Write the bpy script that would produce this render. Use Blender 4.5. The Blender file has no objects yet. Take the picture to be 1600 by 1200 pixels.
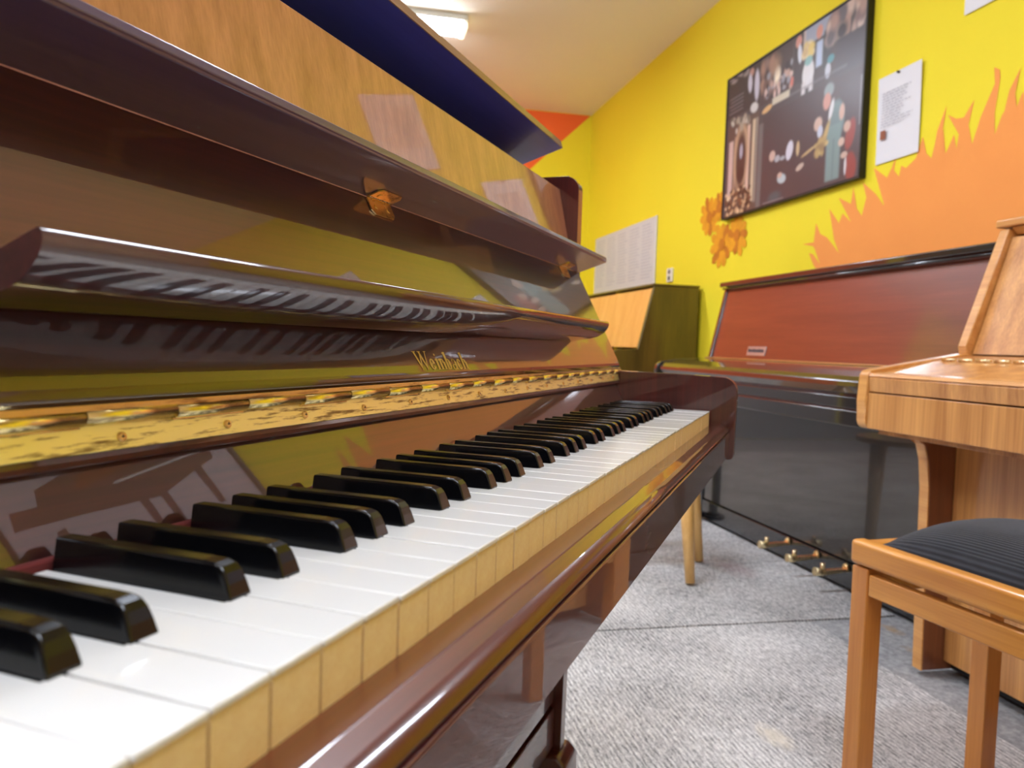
import bpy, bmesh, math, random
import numpy as np
from mathutils import Vector, Matrix
from mathutils.geometry import tessellate_polygon

random.seed(7)
rng = np.random.default_rng(7)
sc = bpy.context.scene
C = sc.collection
Z0 = 0.72                    # height of the white key tops above the floor
PHI = math.radians(33.0)     # direction of the yellow wall in the frame of the near piano
CU, SU = math.cos(PHI), math.sin(PHI)

# ------------------------------------------------------------------ camera
F_, YAW, PITCH, ROLL = 1213.6164, 0.3583, -0.0502, 0.0328
CX, CY, CZ = -0.1236, -0.1298, 0.09 + Z0
fw = Vector((math.cos(YAW) * math.cos(PITCH), math.sin(YAW) * math.cos(PITCH), math.sin(PITCH)))
rt = Vector((math.sin(YAW), -math.cos(YAW), 0))
up = rt.cross(fw)
r2 = math.cos(ROLL) * rt + math.sin(ROLL) * up
u2 = -math.sin(ROLL) * rt + math.cos(ROLL) * up
cam_d = bpy.data.cameras.new('camera')
cam = bpy.data.objects.new('camera', cam_d)
C.objects.link(cam)
m = Matrix((r2, u2, -fw)).transposed().to_4x4()
m.translation = Vector((CX, CY, CZ))
cam.matrix_world = m
cam_d.sensor_fit = 'HORIZONTAL'
cam_d.sensor_width = 36
cam_d.lens = F_ / 1600 * 36
cam_d.clip_start = 0.02
cam_d.dof.use_dof = True
cam_d.dof.focus_distance = 0.58
cam_d.dof.aperture_fstop = 12.0
sc.camera = cam

# ------------------------------------------------------------------ world, lights, exposure
w = bpy.data.worlds.new('world')
sc.world = w
w.use_nodes = True
w.node_tree.nodes['Background'].inputs[0].default_value = (0.9, 0.93, 1.0, 1)
w.node_tree.nodes['Background'].inputs[1].default_value = 0.15
vs = sc.view_settings
vs.view_transform = 'Standard'
vs.look = 'None'
vs.exposure = 1.95
vs.gamma = 1
vs.use_curve_mapping = False
sc.cycles.max_bounces = 8
sc.cycles.sample_clamp_indirect = 6
LAMPS = [(4.83, 0.17), (2.15, 0.17), (-0.5, 0.17), (4.83, -2.0), (2.15, -2.0), (-0.5, -2.0)]   # u, w of the fixture centres
LAMP_POWER = 16.0


# ------------------------------------------------------------------ materials
def srgb(r, g, b):
    return tuple(((c / 255) / 12.92 if c / 255 <= 0.04045 else ((c / 255 + 0.055) / 1.055) ** 2.4) for c in (r, g, b)) + (1,)


def mat(name, col, rough=0.5, metal=0.0, coat=0.0, coat_r=0.03, spec=0.5, emit=None, emit_s=0, noise=0.0, nscale=20, bump=0.0, ior=None):
    mt = bpy.data.materials.new(name)
    mt.use_nodes = True
    nt = mt.node_tree
    p = nt.nodes['Principled BSDF']
    p.inputs['Base Color'].default_value = col
    p.inputs['Roughness'].default_value = rough
    p.inputs['Metallic'].default_value = metal
    p.inputs['Coat Weight'].default_value = coat
    p.inputs['Coat Roughness'].default_value = coat_r
    p.inputs['Specular IOR Level'].default_value = spec
    if ior:
        p.inputs['IOR'].default_value = ior
    if emit:
        p.inputs['Emission Color'].default_value = emit
        p.inputs['Emission Strength'].default_value = emit_s
    if noise or bump:
        tc = nt.nodes.new('ShaderNodeTexCoord')
        n = nt.nodes.new('ShaderNodeTexNoise')
        n.inputs['Scale'].default_value = nscale
        n.inputs['Detail'].default_value = 5
        nt.links.new(tc.outputs['Object'], n.inputs['Vector'])
        if noise:
            mx = nt.nodes.new('ShaderNodeMix')
            mx.data_type = 'RGBA'
            a = tuple(c * (1 - noise) for c in col[:3]) + (1,)
            b = tuple(min(1, c * (1 + noise)) for c in col[:3]) + (1,)
            mx.inputs[6].default_value = a
            mx.inputs[7].default_value = b
            nt.links.new(n.outputs['Fac'], mx.inputs[0])
            nt.links.new(mx.outputs[2], p.inputs['Base Color'])
        if bump:
            bm = nt.nodes.new('ShaderNodeBump')
            bm.inputs['Strength'].default_value = bump
            bm.inputs['Distance'].default_value = 0.002
            nt.links.new(n.outputs['Fac'], bm.inputs['Height'])
            nt.links.new(bm.outputs['Normal'], p.inputs['Normal'])
    return mt


def wood(name, dark, light, axis=0, sc1=(1.2, 18, 18), fine=(6, 260, 260), rough=0.4, coat=1.0, coat_r=0.03, contrast=1.0, ior=1.5, wob=0.0):
    """grain runs along the given local axis"""
    mt = bpy.data.materials.new(name)
    mt.use_nodes = True
    nt = mt.node_tree
    p = nt.nodes['Principled BSDF']
    p.inputs['Roughness'].default_value = rough
    p.inputs['Coat Weight'].default_value = coat
    p.inputs['Coat Roughness'].default_value = coat_r
    p.inputs['Coat IOR'].default_value = ior
    tc = nt.nodes.new('ShaderNodeTexCoord')

    def perm(v):
        v = list(v)
        out = [v[1], v[1], v[1]]
        out[axis] = v[0]
        return out
    ns = []
    for s, det in ((sc1, 4), (fine, 3)):
        mp = nt.nodes.new('ShaderNodeMapping')
        mp.inputs['Scale'].default_value = perm(s)
        nt.links.new(tc.outputs['Object'], mp.inputs['Vector'])
        n = nt.nodes.new('ShaderNodeTexNoise')
        n.inputs['Scale'].default_value = 1
        n.inputs['Detail'].default_value = det
        n.inputs['Distortion'].default_value = 0.3
        nt.links.new(mp.outputs['Vector'], n.inputs['Vector'])
        ns.append(n)
    ad = nt.nodes.new('ShaderNodeMix')
    ad.data_type = 'FLOAT'
    ad.inputs[0].default_value = 0.35
    nt.links.new(ns[0].outputs['Fac'], ad.inputs[2])
    nt.links.new(ns[1].outputs['Fac'], ad.inputs[3])
    cr = nt.nodes.new('ShaderNodeValToRGB')
    cr.color_ramp.elements[0].position = 0.5 - 0.17 / contrast
    cr.color_ramp.elements[0].color = dark
    cr.color_ramp.elements[1].position = 0.5 + 0.17 / contrast
    cr.color_ramp.elements[1].color = light
    nt.links.new(ad.outputs[0], cr.inputs['Fac'])
    nt.links.new(cr.outputs['Color'], p.inputs['Base Color'])
    return mt


M = {}
M['mahogany'] = wood('mahogany_gloss', srgb(40, 12, 20), srgb(86, 33, 34), 0, rough=0.35, coat=1, coat_r=0.012, ior=2.0)
M['mahogany_flap'] = wood('mahogany_flap_cool_sheen', srgb(60, 48, 88), srgb(84, 60, 96), 0, rough=0.3, coat=1, coat_r=0.02, ior=1.6)  # mahogany with a cool purple reflection put into its base colour
M['mahogany_upright'] = wood('mahogany_gloss_upright_grain', srgb(156, 94, 70), srgb(194, 128, 96), 2, sc1=(1.2, 60, 60), fine=(10, 420, 420), rough=0.4, coat=1, coat_r=0.03, ior=1.9)
M['mahogany_case'] = wood('mahogany_case', srgb(48, 14, 12), srgb(88, 30, 22), 2, rough=0.35, coat=1, coat_r=0.02, ior=1.55)
M['mahogany_rail'] = wood('mahogany_rail', srgb(60, 20, 14), srgb(112, 46, 28), 0, rough=0.35, coat=1, coat_r=0.02, ior=1.6)
M['dark_lid'] = wood('dark_lid_navy_sheen', srgb(48, 56, 150), srgb(58, 66, 168), 0, rough=0.5, coat=0.6, coat_r=0.12, ior=1.4)  # navy tint of the lid's reflection is painted into the base colour
M['lid_edge'] = wood('lid_edge_wood', srgb(110, 76, 62), srgb(150, 112, 92), 0, rough=0.35, coat=0.6, coat_r=0.05)
M['white_key'] = mat('white_key_plastic', srgb(236, 235, 232), 0.22, coat=0.5, coat_r=0.05)
M['key_wood'] = wood('key_wood', srgb(240, 206, 146), srgb(253, 230, 180), 1, sc1=(6, 60, 60), fine=(20, 500, 500), rough=0.5, coat=0.3, coat_r=0.2)
M['black_key'] = mat('black_key_plastic', srgb(8, 8, 11), 0.16)
M['felt_red'] = mat('red_felt', srgb(96, 30, 28), 0.95, noise=0.3, nscale=300)
M['black'] = mat('black_lacquer', srgb(24, 24, 25), 0.25, coat=1, coat_r=0.04, ior=1.6)
M['brown_panel'] = wood('red_brown_panel_gloss', srgb(104, 44, 26), srgb(128, 60, 36), 0, rough=0.35, coat=1, coat_r=0.06)
M['black_soft'] = mat('black_satin', srgb(12, 12, 14), 0.5)
M['silver'] = mat('silver_plate', srgb(190, 190, 190), 0.35, metal=0.8)
M['dark_ink'] = mat('dark_ink', srgb(60, 62, 70), 0.7)
M['walnut'] = wood('light_walnut', srgb(168, 106, 50), srgb(228, 166, 94), 2, sc1=(1.0, 26, 26), fine=(5, 300, 300), rough=0.4, coat=0.6, coat_r=0.12)
M['walnut_dark'] = wood('walnut_side_veneer', srgb(112, 62, 36), srgb(150, 90, 54), 2, sc1=(1.0, 26, 26), fine=(5, 300, 300), rough=0.4, coat=0.6, coat_r=0.12)
M['walnut_top'] = wood('light_walnut_top', srgb(158, 98, 50), srgb(214, 152, 90), 0, sc1=(1.0, 26, 26), fine=(5, 300, 300), rough=0.35, coat=0.8, coat_r=0.06)
M['walnut_edge'] = wood('walnut_edge_band', srgb(196, 130, 62), srgb(228, 168, 94), 0, sc1=(2, 30, 30), rough=0.4, coat=0.6, coat_r=0.1)
M['honey'] = wood('honey_wood', srgb(226, 152, 76), srgb(248, 186, 110), 2, sc1=(1.5, 12, 12), rough=0.45, coat=0.6, coat_r=0.12)
M['olive_side'] = wood('olive_brown_side', srgb(58, 42, 14), srgb(104, 84, 26), 2, sc1=(1.2, 9, 9), rough=0.4, coat=0.8, coat_r=0.06)
M['bench_wood'] = wood('bench_beech', srgb(198, 124, 46), srgb(228, 158, 70), 0, sc1=(2.5, 34, 34), fine=(8, 300, 300), rough=0.38, coat=0.5, coat_r=0.15)
M['bench_leg'] = wood('bench_leg_beech', srgb(190, 114, 44), srgb(218, 144, 64), 2, sc1=(2.5, 34, 34), fine=(8, 300, 300), rough=0.38, coat=0.5, coat_r=0.15)
M['beech'] = wood('pale_beech', srgb(214, 160, 84), srgb(240, 194, 120), 2, sc1=(3, 30, 30), rough=0.4, coat=0.5, coat_r=0.12)
M['stool_seat'] = wood('stool_seat_wood', srgb(140, 100, 62), srgb(180, 134, 88), 0, rough=0.45, coat=0.4)
M['chrome_line'] = mat('polished_edge', srgb(210, 214, 230), 0.2, metal=0.9)
M['white_paint'] = mat('ceiling_paint', srgb(244, 230, 208), 0.9, noise=0.02, nscale=3)
M['yellow'] = mat('yellow_wall_paint', srgb(246, 226, 40), 0.75, noise=0.04, nscale=1.6)
M['orange_paint'] = mat('orange_mural_paint', srgb(255, 160, 76), 0.75, noise=0.07, nscale=5)
M['orange_deep'] = mat('deep_orange_paint', srgb(250, 108, 44), 0.75, noise=0.04, nscale=3)
M['brown_wall'] = mat('brown_wall_paint', srgb(116, 88, 76), 0.8)
M['dado'] = mat('grey_dado_paint', srgb(150, 150, 150), 0.7)
M['cream_wall'] = mat('cream_wall', srgb(222, 200, 176), 0.85)
M['paper'] = mat('paper', srgb(232, 232, 234), 0.6)
M['poster_paper'] = mat('poster_paper', srgb(214, 212, 210), 0.5)
M['text_grey'] = mat('printed_text', srgb(176, 176, 184), 0.6)
M['text_dark'] = mat('printed_text_dark', srgb(120, 120, 128), 0.6)
M['stamp'] = mat('printed_brown_square', srgb(150, 84, 50), 0.6)
M['lilac'] = mat('lilac_grey_sheet', srgb(206, 196, 204), 0.5)
M['drawing_brown'] = mat('drawing_brown', srgb(118, 84, 82), 0.6)
M['outlet'] = mat('outlet_plastic', srgb(238, 234, 222), 0.35)
M['hole'] = mat('outlet_hole', srgb(60, 56, 48), 0.6)
M['flower1'] = mat('flower_paint', srgb(240, 160, 16), 0.75, noise=0.25, nscale=30)
M['flower2'] = mat('flower_dark_paint', srgb(206, 122, 14), 0.75, noise=0.2, nscale=30)  # darker gold mural paint for some petals and the flower centres
M['lamp_body'] = mat('lamp_body', srgb(226, 224, 214), 0.4)
M['lamp_cap'] = mat('lamp_end_cap', srgb(250, 244, 206), 0.4, emit=(1, .93, .7, 1), emit_s=.5)
M['lamp_glass'] = mat('lamp_diffuser', srgb(250, 250, 245), 0.4, emit=(0.85, 0.93, 1.09, 1), emit_s=LAMP_POWER)
M['gold_text'] = mat('gold_lettering', srgb(255, 222, 150), 0.6)
M['door'] = mat('dark_brown_door', srgb(58, 34, 26), 0.4)


def brass_mat(name, c=(0.86, 0.62, 0.2), tarn=0.35, scale=(3, 60, 60), rough=0.16):
    mt = bpy.data.materials.new(name)
    mt.use_nodes = True
    nt = mt.node_tree
    p = nt.nodes['Principled BSDF']
    p.inputs['Metallic'].default_value = 1
    tc = nt.nodes.new('ShaderNodeTexCoord')
    mp = nt.nodes.new('ShaderNodeMapping')
    mp.inputs['Scale'].default_value = scale
    nt.links.new(tc.outputs['Object'], mp.inputs['Vector'])
    n = nt.nodes.new('ShaderNodeTexNoise')
    n.inputs['Scale'].default_value = 4
    n.inputs['Detail'].default_value = 6
    n.inputs['Roughness'].default_value = 0.65
    nt.links.new(mp.outputs['Vector'], n.inputs['Vector'])
    cr = nt.nodes.new('ShaderNodeValToRGB')
    e = cr.color_ramp.elements
    e[0].position = 0.36
    e[0].color = (c[0] * tarn, c[1] * tarn * 0.8, c[2] * tarn * 0.8, 1)
    e[1].position = 0.47
    e[1].color = (*c, 1)
    nt.links.new(n.outputs['Fac'], cr.inputs['Fac'])
    nt.links.new(cr.outputs['Color'], p.inputs['Base Color'])
    mr = nt.nodes.new('ShaderNodeMapRange')
    mr.inputs['To Min'].default_value = rough + 0.15
    mr.inputs['To Max'].default_value = rough
    nt.links.new(n.outputs['Fac'], mr.inputs['Value'])
    nt.links.new(mr.outputs['Result'], p.inputs['Roughness'])
    b = nt.nodes.new('ShaderNodeBump')
    b.inputs['Strength'].default_value = 0.35
    b.inputs['Distance'].default_value = 0.0006
    nt.links.new(n.outputs['Fac'], b.inputs['Height'])
    nt.links.new(b.outputs['Normal'], p.inputs['Normal'])
    return mt


M['brass'] = brass_mat('polished_brass', (1.0, 0.82, 0.4), tarn=0.4, scale=(8, 90, 90))
M['brass_leaf'] = brass_mat('worn_brass_leaf', (1.0, 0.94, 0.52), tarn=0.28, scale=(9, 100, 100), rough=0.34)
M['brass_old'] = brass_mat('old_brass', (1.0, 0.68, 0.3), tarn=0.45, scale=(22, 22, 22), rough=0.22)
M['brass_pale'] = brass_mat('pale_brass_pedal', (0.9, 0.76, 0.45), tarn=0.6, scale=(20, 20, 20), rough=0.25)


def carpet_mat(name, c1, c2, rib=0.0, ns=160, ribdir=1, stains=()):
    mt = bpy.data.materials.new(name)
    mt.use_nodes = True
    nt = mt.node_tree
    N = nt.nodes.new
    L = nt.links.new
    p = nt.nodes['Principled BSDF']
    p.inputs['Roughness'].default_value = 0.95
    p.inputs['Specular IOR Level'].default_value = 0.15
    tc = N('ShaderNodeTexCoord')
    mp = N('ShaderNodeMapping')
    s = [1, 1, 1]
    if rib:
        s = [0.2, 1, 1]
    mp.inputs['Scale'].default_value = s
    L(tc.outputs['Object'], mp.inputs['Vector'])
    n = N('ShaderNodeTexNoise')
    n.inputs['Scale'].default_value = ns
    n.inputs['Detail'].default_value = 6
    n.inputs['Roughness'].default_value = 0.7
    L(mp.outputs['Vector'], n.inputs['Vector'])
    big = N('ShaderNodeTexNoise')
    big.inputs['Scale'].default_value = 3.0
    big.inputs['Detail'].default_value = 4
    L(tc.outputs['Object'], big.inputs['Vector'])
    val = n.outputs['Fac']
    hgt = n.outputs['Fac']
    if rib:
        wv = N('ShaderNodeTexWave')
        wv.wave_type = 'BANDS'
        wv.bands_direction = 'Y'
        wv.inputs['Scale'].default_value = 0.314 / rib
        wv.inputs['Distortion'].default_value = 6.0
        wv.inputs['Detail'].default_value = 3
        wv.inputs['Detail Scale'].default_value = 9
        wv.inputs['Detail Roughness'].default_value = 0.7
        mp2 = N('ShaderNodeMapping')
        mp2.inputs['Scale'].default_value = (0.6, 1, 1)
        L(tc.outputs['Object'], mp2.inputs['Vector'])
        L(mp2.outputs['Vector'], wv.inputs['Vector'])
        mx = N('ShaderNodeMix')
        mx.data_type = 'FLOAT'
        mx.inputs[0].default_value = 0.15
        L(n.outputs['Fac'], mx.inputs[2])
        L(wv.outputs['Fac'], mx.inputs[3])
        val = mx.outputs[0]
        hgt = mx.outputs[0]
    ad = N('ShaderNodeMath')
    ad.operation = 'MULTIPLY_ADD'
    L(big.outputs['Fac'], ad.inputs[0])
    ad.inputs[1].default_value = 0.3
    L(val, ad.inputs[2])
    cr = N('ShaderNodeValToRGB')
    cr.color_ramp.elements[0].position = 0.48
    cr.color_ramp.elements[0].color = c1
    cr.color_ramp.elements[1].position = 0.82
    cr.color_ramp.elements[1].color = c2
    L(ad.outputs[0], cr.inputs['Fac'])
    col = cr.outputs['Color']
    for (sx, sy, r, sc_, amt) in stains:
        mps = N('ShaderNodeMapping')
        mps.vector_type = 'TEXTURE'
        mps.inputs['Location'].default_value = (sx, sy, 0)
        mps.inputs['Scale'].default_value = (r, r * 0.5, r)
        L(tc.outputs['Object'], mps.inputs['Vector'])
        nz = N('ShaderNodeTexNoise')
        nz.inputs['Scale'].default_value = 2.5
        L(mps.outputs['Vector'], nz.inputs['Vector'])
        ln = N('ShaderNodeVectorMath')
        ln.operation = 'LENGTH'
        L(mps.outputs['Vector'], ln.inputs[0])
        ma = N('ShaderNodeMath')
        ma.operation = 'ADD'
        L(ln.outputs['Value'], ma.inputs[0])
        L(nz.outputs['Fac'], ma.inputs[1])
        mr = N('ShaderNodeMapRange')
        mr.inputs['From Min'].default_value = 0.8
        mr.inputs['From Max'].default_value = 1.5
        mr.inputs['To Min'].default_value = amt
        mr.inputs['To Max'].default_value = 0
        L(ma.outputs[0], mr.inputs['Value'])
        mxx = N('ShaderNodeMix')
        mxx.data_type = 'RGBA'
        L(mr.outputs['Result'], mxx.inputs[0])
        L(col, mxx.inputs[6])
        mxx.inputs[7].default_value = sc_
        col = mxx.outputs[2]
    L(col, p.inputs['Base Color'])
    b = N('ShaderNodeBump')
    b.inputs['Strength'].default_value = 0.9
    b.inputs['Distance'].default_value = 0.004
    L(hgt, b.inputs['Height'])
    L(b.outputs['Normal'], p.inputs['Normal'])
    return mt


M['rug'] = carpet_mat('grey_ribbed_rug', srgb(104, 103, 102), srgb(240, 238, 234), rib=0.0115, ns=190)
M['rug_near'] = carpet_mat('grey_ribbed_rug_near', srgb(104, 103, 102), srgb(240, 238, 234), rib=0.0115, ns=190, stains=[(.77, -.956, .07, srgb(232, 222, 200), .6)])
M['rug_far'] = carpet_mat('grey_ribbed_rug_far', srgb(104, 103, 102), srgb(240, 238, 234), rib=0.0115, ns=190, stains=[(-1.05, -1.50, .16, srgb(150, 124, 124), .45), (-.9, -1.40, .1, srgb(150, 124, 124), .45)])
M['floor'] = carpet_mat('smooth_grey_floor', srgb(128, 128, 128), srgb(176, 175, 173), ns=60, stains=[(.17, -2.20, .07, srgb(168, 134, 84), .9), (.02, -2.14, .06, srgb(168, 134, 84), .8), (.10, -2.05, .10, srgb(205, 204, 200), .7)])


def fabric_mat():
    mt = bpy.data.materials.new('black_corduroy')
    mt.use_nodes = True
    nt = mt.node_tree
    p = nt.nodes['Principled BSDF']
    p.inputs['Roughness'].default_value = 0.9
    p.inputs['Sheen Weight'].default_value = 0.2
    p.inputs['Sheen Tint'].default_value = (0.7, 0.75, 0.85, 1)
    tc = nt.nodes.new('ShaderNodeTexCoord')
    wv = nt.nodes.new('ShaderNodeTexWave')
    wv.bands_direction = 'Y'
    wv.inputs['Scale'].default_value = 0.314 / 0.0042
    nt.links.new(tc.outputs['Object'], wv.inputs['Vector'])
    n = nt.nodes.new('ShaderNodeTexNoise')
    n.inputs['Scale'].default_value = 14
    n.inputs['Detail'].default_value = 6
    nt.links.new(tc.outputs['Object'], n.inputs['Vector'])
    mx = nt.nodes.new('ShaderNodeMix')
    mx.data_type = 'FLOAT'
    mx.inputs[0].default_value = 0.4
    nt.links.new(n.outputs['Fac'], mx.inputs[2])
    nt.links.new(wv.outputs['Fac'], mx.inputs[3])
    cr = nt.nodes.new('ShaderNodeValToRGB')
    cr.color_ramp.elements[0].position = 0.25
    cr.color_ramp.elements[0].color = srgb(14, 15, 18)
    cr.color_ramp.elements[1].position = 0.85
    cr.color_ramp.elements[1].color = srgb(52, 54, 60)
    nt.links.new(mx.outputs[0], cr.inputs['Fac'])
    nt.links.new(cr.outputs['Color'], p.inputs['Base Color'])
    b = nt.nodes.new('ShaderNodeBump')
    b.inputs['Distance'].default_value = 0.0012
    nt.links.new(wv.outputs['Fac'], b.inputs['Height'])
    nt.links.new(b.outputs['Normal'], p.inputs['Normal'])
    return mt


M['corduroy'] = fabric_mat()


# ------------------------------------------------------------------ mesh helpers
class MB:
    """collects shapes given in some frame; f maps frame coordinates to the local coordinates of the object"""

    def __init__(self, f=None):
        self.v, self.fc, self.mi, self.sm = [], [], [], []
        self.f = f or (lambda x, y, z: (x, y, z))

    def add(self, vs, fs, mi=0, smooth=False):
        o = len(self.v)
        self.v += [self.f(*p) for p in vs]
        for q in fs:
            self.fc.append([o + i for i in q])
            self.mi.append(mi)
            self.sm.append(smooth)

    def box(self, x0, x1, y0, y1, z0, z1, mi=0):
        vs = [(x, y, z) for x in (x0, x1) for y in (y0, y1) for z in (z0, z1)]
        self.add(vs, [(0, 1, 3, 2), (4, 6, 7, 5), (0, 4, 5, 1), (2, 3, 7, 6), (0, 2, 6, 4), (1, 5, 7, 3)], mi)

    def hexa(self, b, t, mi=0):
        """four bottom and four top corners"""
        n = len(b)
        vs = list(b) + list(t)
        fs = [tuple(range(n))[::-1], tuple(range(n, 2 * n))] + [(i, (i + 1) % n, n + (i + 1) % n, n + i) for i in range(n)]
        self.add(vs, fs, mi)

    def prism(self, prof, axis, lo, hi, mi=0, smooth=False):
        """prof in the two other axes (in order), extruded along axis"""
        n = len(prof)

        def mk(a, b, c):
            return {0: (c, a, b), 1: (a, c, b), 2: (a, b, c)}[axis]
        vs = [mk(a, b, lo) for a, b in prof] + [mk(a, b, hi) for a, b in prof]
        o = len(self.v)
        self.v += [self.f(*p) for p in vs]
        for i in range(n):
            self.fc.append([o + i, o + (i + 1) % n, o + n + (i + 1) % n, o + n + i])
            self.mi.append(mi)
            j = (i + 1) % n
            self.sm.append(smooth and math.hypot(prof[i][0] - prof[j][0], prof[i][1] - prof[j][1]) < 0.02 * smooth)
        for q in (list(range(n))[::-1], list(range(n, 2 * n))):
            self.fc.append([o + i for i in q])
            self.mi.append(mi)
            self.sm.append(False)

    def tube(self, a, b, r, r1=None, seg=16, mi=0, smooth=True):
        a, b = Vector(a), Vector(b)
        d = (b - a).normalized()
        u = d.orthogonal().normalized()
        v = d.cross(u)
        r1 = r if r1 is None else r1
        vs = []
        for c, rr in ((a, r), (b, r1)):
            for i in range(seg):
                t = 2 * math.pi * i / seg
                vs.append(tuple(c + rr * (math.cos(t) * u + math.sin(t) * v)))
        o = len(self.v)
        self.v += [self.f(*p) for p in vs]
        for i in range(seg):
            self.fc.append([o + i, o + (i + 1) % seg, o + seg + (i + 1) % seg, o + seg + i])
            self.mi.append(mi)
            self.sm.append(smooth)
        for q in (list(range(seg))[::-1], list(range(seg, 2 * seg))):
            self.fc.append([o + i for i in q])
            self.mi.append(mi)
            self.sm.append(False)

    def poly(self, pts, mk, mi=0):
        """a flat concave outline, tessellated"""
        tri = tessellate_polygon([[Vector((a, b, 0)) for a, b in pts]])
        self.add([mk(a, b) for a, b in pts], tri, mi)

    def build(self, name, mats, parent=None, bevel=0.0, seg=3, fix=True):
        me = bpy.data.meshes.new(name)
        me.from_pydata(self.v, [], self.fc)
        if not isinstance(mats, (list, tuple)):
            mats = [mats]
        for mm in mats:
            me.materials.append(mm)
        me.polygons.foreach_set('material_index', self.mi)
        me.polygons.foreach_set('use_smooth', self.sm)
        if fix:
            bm = bmesh.new()
            bm.from_mesh(me)
            bmesh.ops.recalc_face_normals(bm, faces=bm.faces)
            if bevel:
                ed = [e for e in bm.edges if len(e.link_faces) == 2 and e.calc_face_angle(0) > math.radians(35)]
                bm.normal_update()
                base_n = [f.normal.copy() for f in bm.faces]
                bmesh.ops.bevel(bm, geom=ed, offset=bevel, segments=seg, profile=0.5, affect='EDGES', clamp_overlap=True)
                bm.normal_update()
                for f in bm.faces:
                    f.smooth = not any(f.normal.dot(q) > 0.9998 for q in base_n)
            bm.to_mesh(me)
            bm.free()
        me.update()
        o = bpy.data.objects.new(name, me)
        C.objects.link(o)
        if parent is not None:
            o.parent = parent
        return o


def arc(cx, cy, r, a0, a1, n=8):
    return [(cx + r * math.cos(math.radians(a0 + (a1 - a0) * i / n)), cy + r * math.sin(math.radians(a0 + (a1 - a0) * i / n))) for i in range(n + 1)]


def tag(o, label, cat, group=None):
    o['label'] = label
    o['category'] = cat
    if group:
        o['group'] = group
    return o


def struct(o):
    o['kind'] = 'structure'
    return o


def uw(u, wv, z=0.0):
    """room frame (u along the yellow wall, w towards it, z above key tops) to world"""
    return (u * CU + wv * SU, u * SU - wv * CU, z + Z0)


def room_thing(name, u0, w0, z0, rot=0.0):
    e = bpy.data.objects.new(name, None)
    e.empty_display_size = 0.05
    C.objects.link(e)
    e.location = uw(u0, w0, z0)
    e.rotation_euler = (0, 0, PHI)
    return e


def rf(u0, w0, z0):
    return lambda u, wv, z: (u - u0, -(wv - w0), z - z0)


def copy_tree(o, parent=None):
    c = o.copy()
    C.objects.link(c)
    if parent is not None:
        c.parent = parent
    for ch in list(o.children):
        copy_tree(ch, c)
    return c


FLOOR = -0.72
CEIL = 2.13
WY = 2.15
UFAR = 6.48
UNEAR = -3.2
WOPP = -3.2

# ------------------------------------------------------------------ room shell
def slab(name, u0, u1, w0, w1, z0, z1, m_, lab=None):
    e = rf((u0 + u1) / 2, (w0 + w1) / 2, z0)
    b = MB(e)
    b.box(u0, u1, w0, w1, z0, z1)
    o = b.build(name, m_)
    o.location = uw((u0 + u1) / 2, (w0 + w1) / 2, z0)
    o.rotation_euler = (0, 0, PHI)
    struct(o)
    if lab:
        o['label'] = lab
    return o


slab('floor', UNEAR - .1, UFAR + .1, WOPP - .1, WY + .1, FLOOR - 0.05, FLOOR - 0.006, M['floor'], 'smooth worn grey floor beside the ribbed carpet')
slab('ceiling', UNEAR - .1, UFAR + .1, WOPP - .1, WY + .1, CEIL, CEIL + 0.08, M['white_paint'], 'cream painted ceiling')
wall_y = slab('wall_right', UNEAR - .1, UFAR + .1, WY, WY + .1, FLOOR - .05, CEIL, M['yellow'], 'bright yellow wall painted with orange grass and flowers')
wall_f = slab('wall_back', UFAR, UFAR + .1, WOPP, WY, FLOOR - .05, CEIL, M['yellow'], 'far yellow wall with a slanting deep orange top')
slab('wall_front', UNEAR - .1, UNEAR, WOPP, WY, FLOOR - .05, CEIL, M['cream_wall'])
slab('wall_left', UNEAR - .1, UFAR + .1, WOPP - .1, WOPP, FLOOR - .05, CEIL, M['brown_wall'])


def wall_local(wall, cu, cw, cz):
    """frame mapping of a wall object built by slab"""
    return rf(cu, cw, cz)


fy = rf((UNEAR - .1 + UFAR + .1) / 2, WY + .05, FLOOR - .05)
ff = rf(UFAR + .05, (WOPP + WY) / 2, FLOOR - .05)
# orange grass of the mural: outline measured on the wall (u, height above floor)
MUR = [(3.213, 1.168), (3.155, 1.192), (3.196, 1.205), (3.078, 1.202), (3.028, 1.171), (2.992, 1.179), (3.039, 1.226), (3.075, 1.28), (3.043, 1.271), (2.987, 1.222), (3.03, 1.291), (3.046, 1.309), (3.128, 1.327), (3.042, 1.325), (3.031, 1.411), (2.995, 1.357), (2.943, 1.335), (2.851, 1.256), (2.89, 1.317), (2.937, 1.461), (2.862, 1.387), (2.84, 1.425), (2.78, 1.38), (2.872, 1.497), (2.786, 1.457), (2.776, 1.526), (2.745, 1.43), (2.711, 1.395), (2.687, 1.47), (2.667, 1.417), (2.715, 1.534), (2.628, 1.469), (2.573, 1.411), (2.651, 1.58), (2.568, 1.524), (2.543, 1.557), (2.499, 1.515), (2.489, 1.554), (2.462, 1.539), (2.412, 1.565), (2.381, 1.638), (2.357, 1.57), (2.331, 1.547), (2.308, 1.628), (2.28, 1.638), (2.262, 1.548), (2.227, 1.607), (2.212, 1.553), (2.205, 1.602), (2.261, 1.684), (2.22, 1.66), (2.187, 1.655), (2.144, 1.704), (2.163, 1.624), (2.142, 1.553), (2.112, 1.635), (2.086, 1.683), (2.06, 1.731), (2.067, 1.788), (2.044, 1.772), (2.039, 1.747), (2.053, 1.634), (2.047, 1.562), (2.023, 1.618), (1.988, 1.658), (1.971, 1.619), (1.952, 1.659), (1.944, 1.671)]
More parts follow.
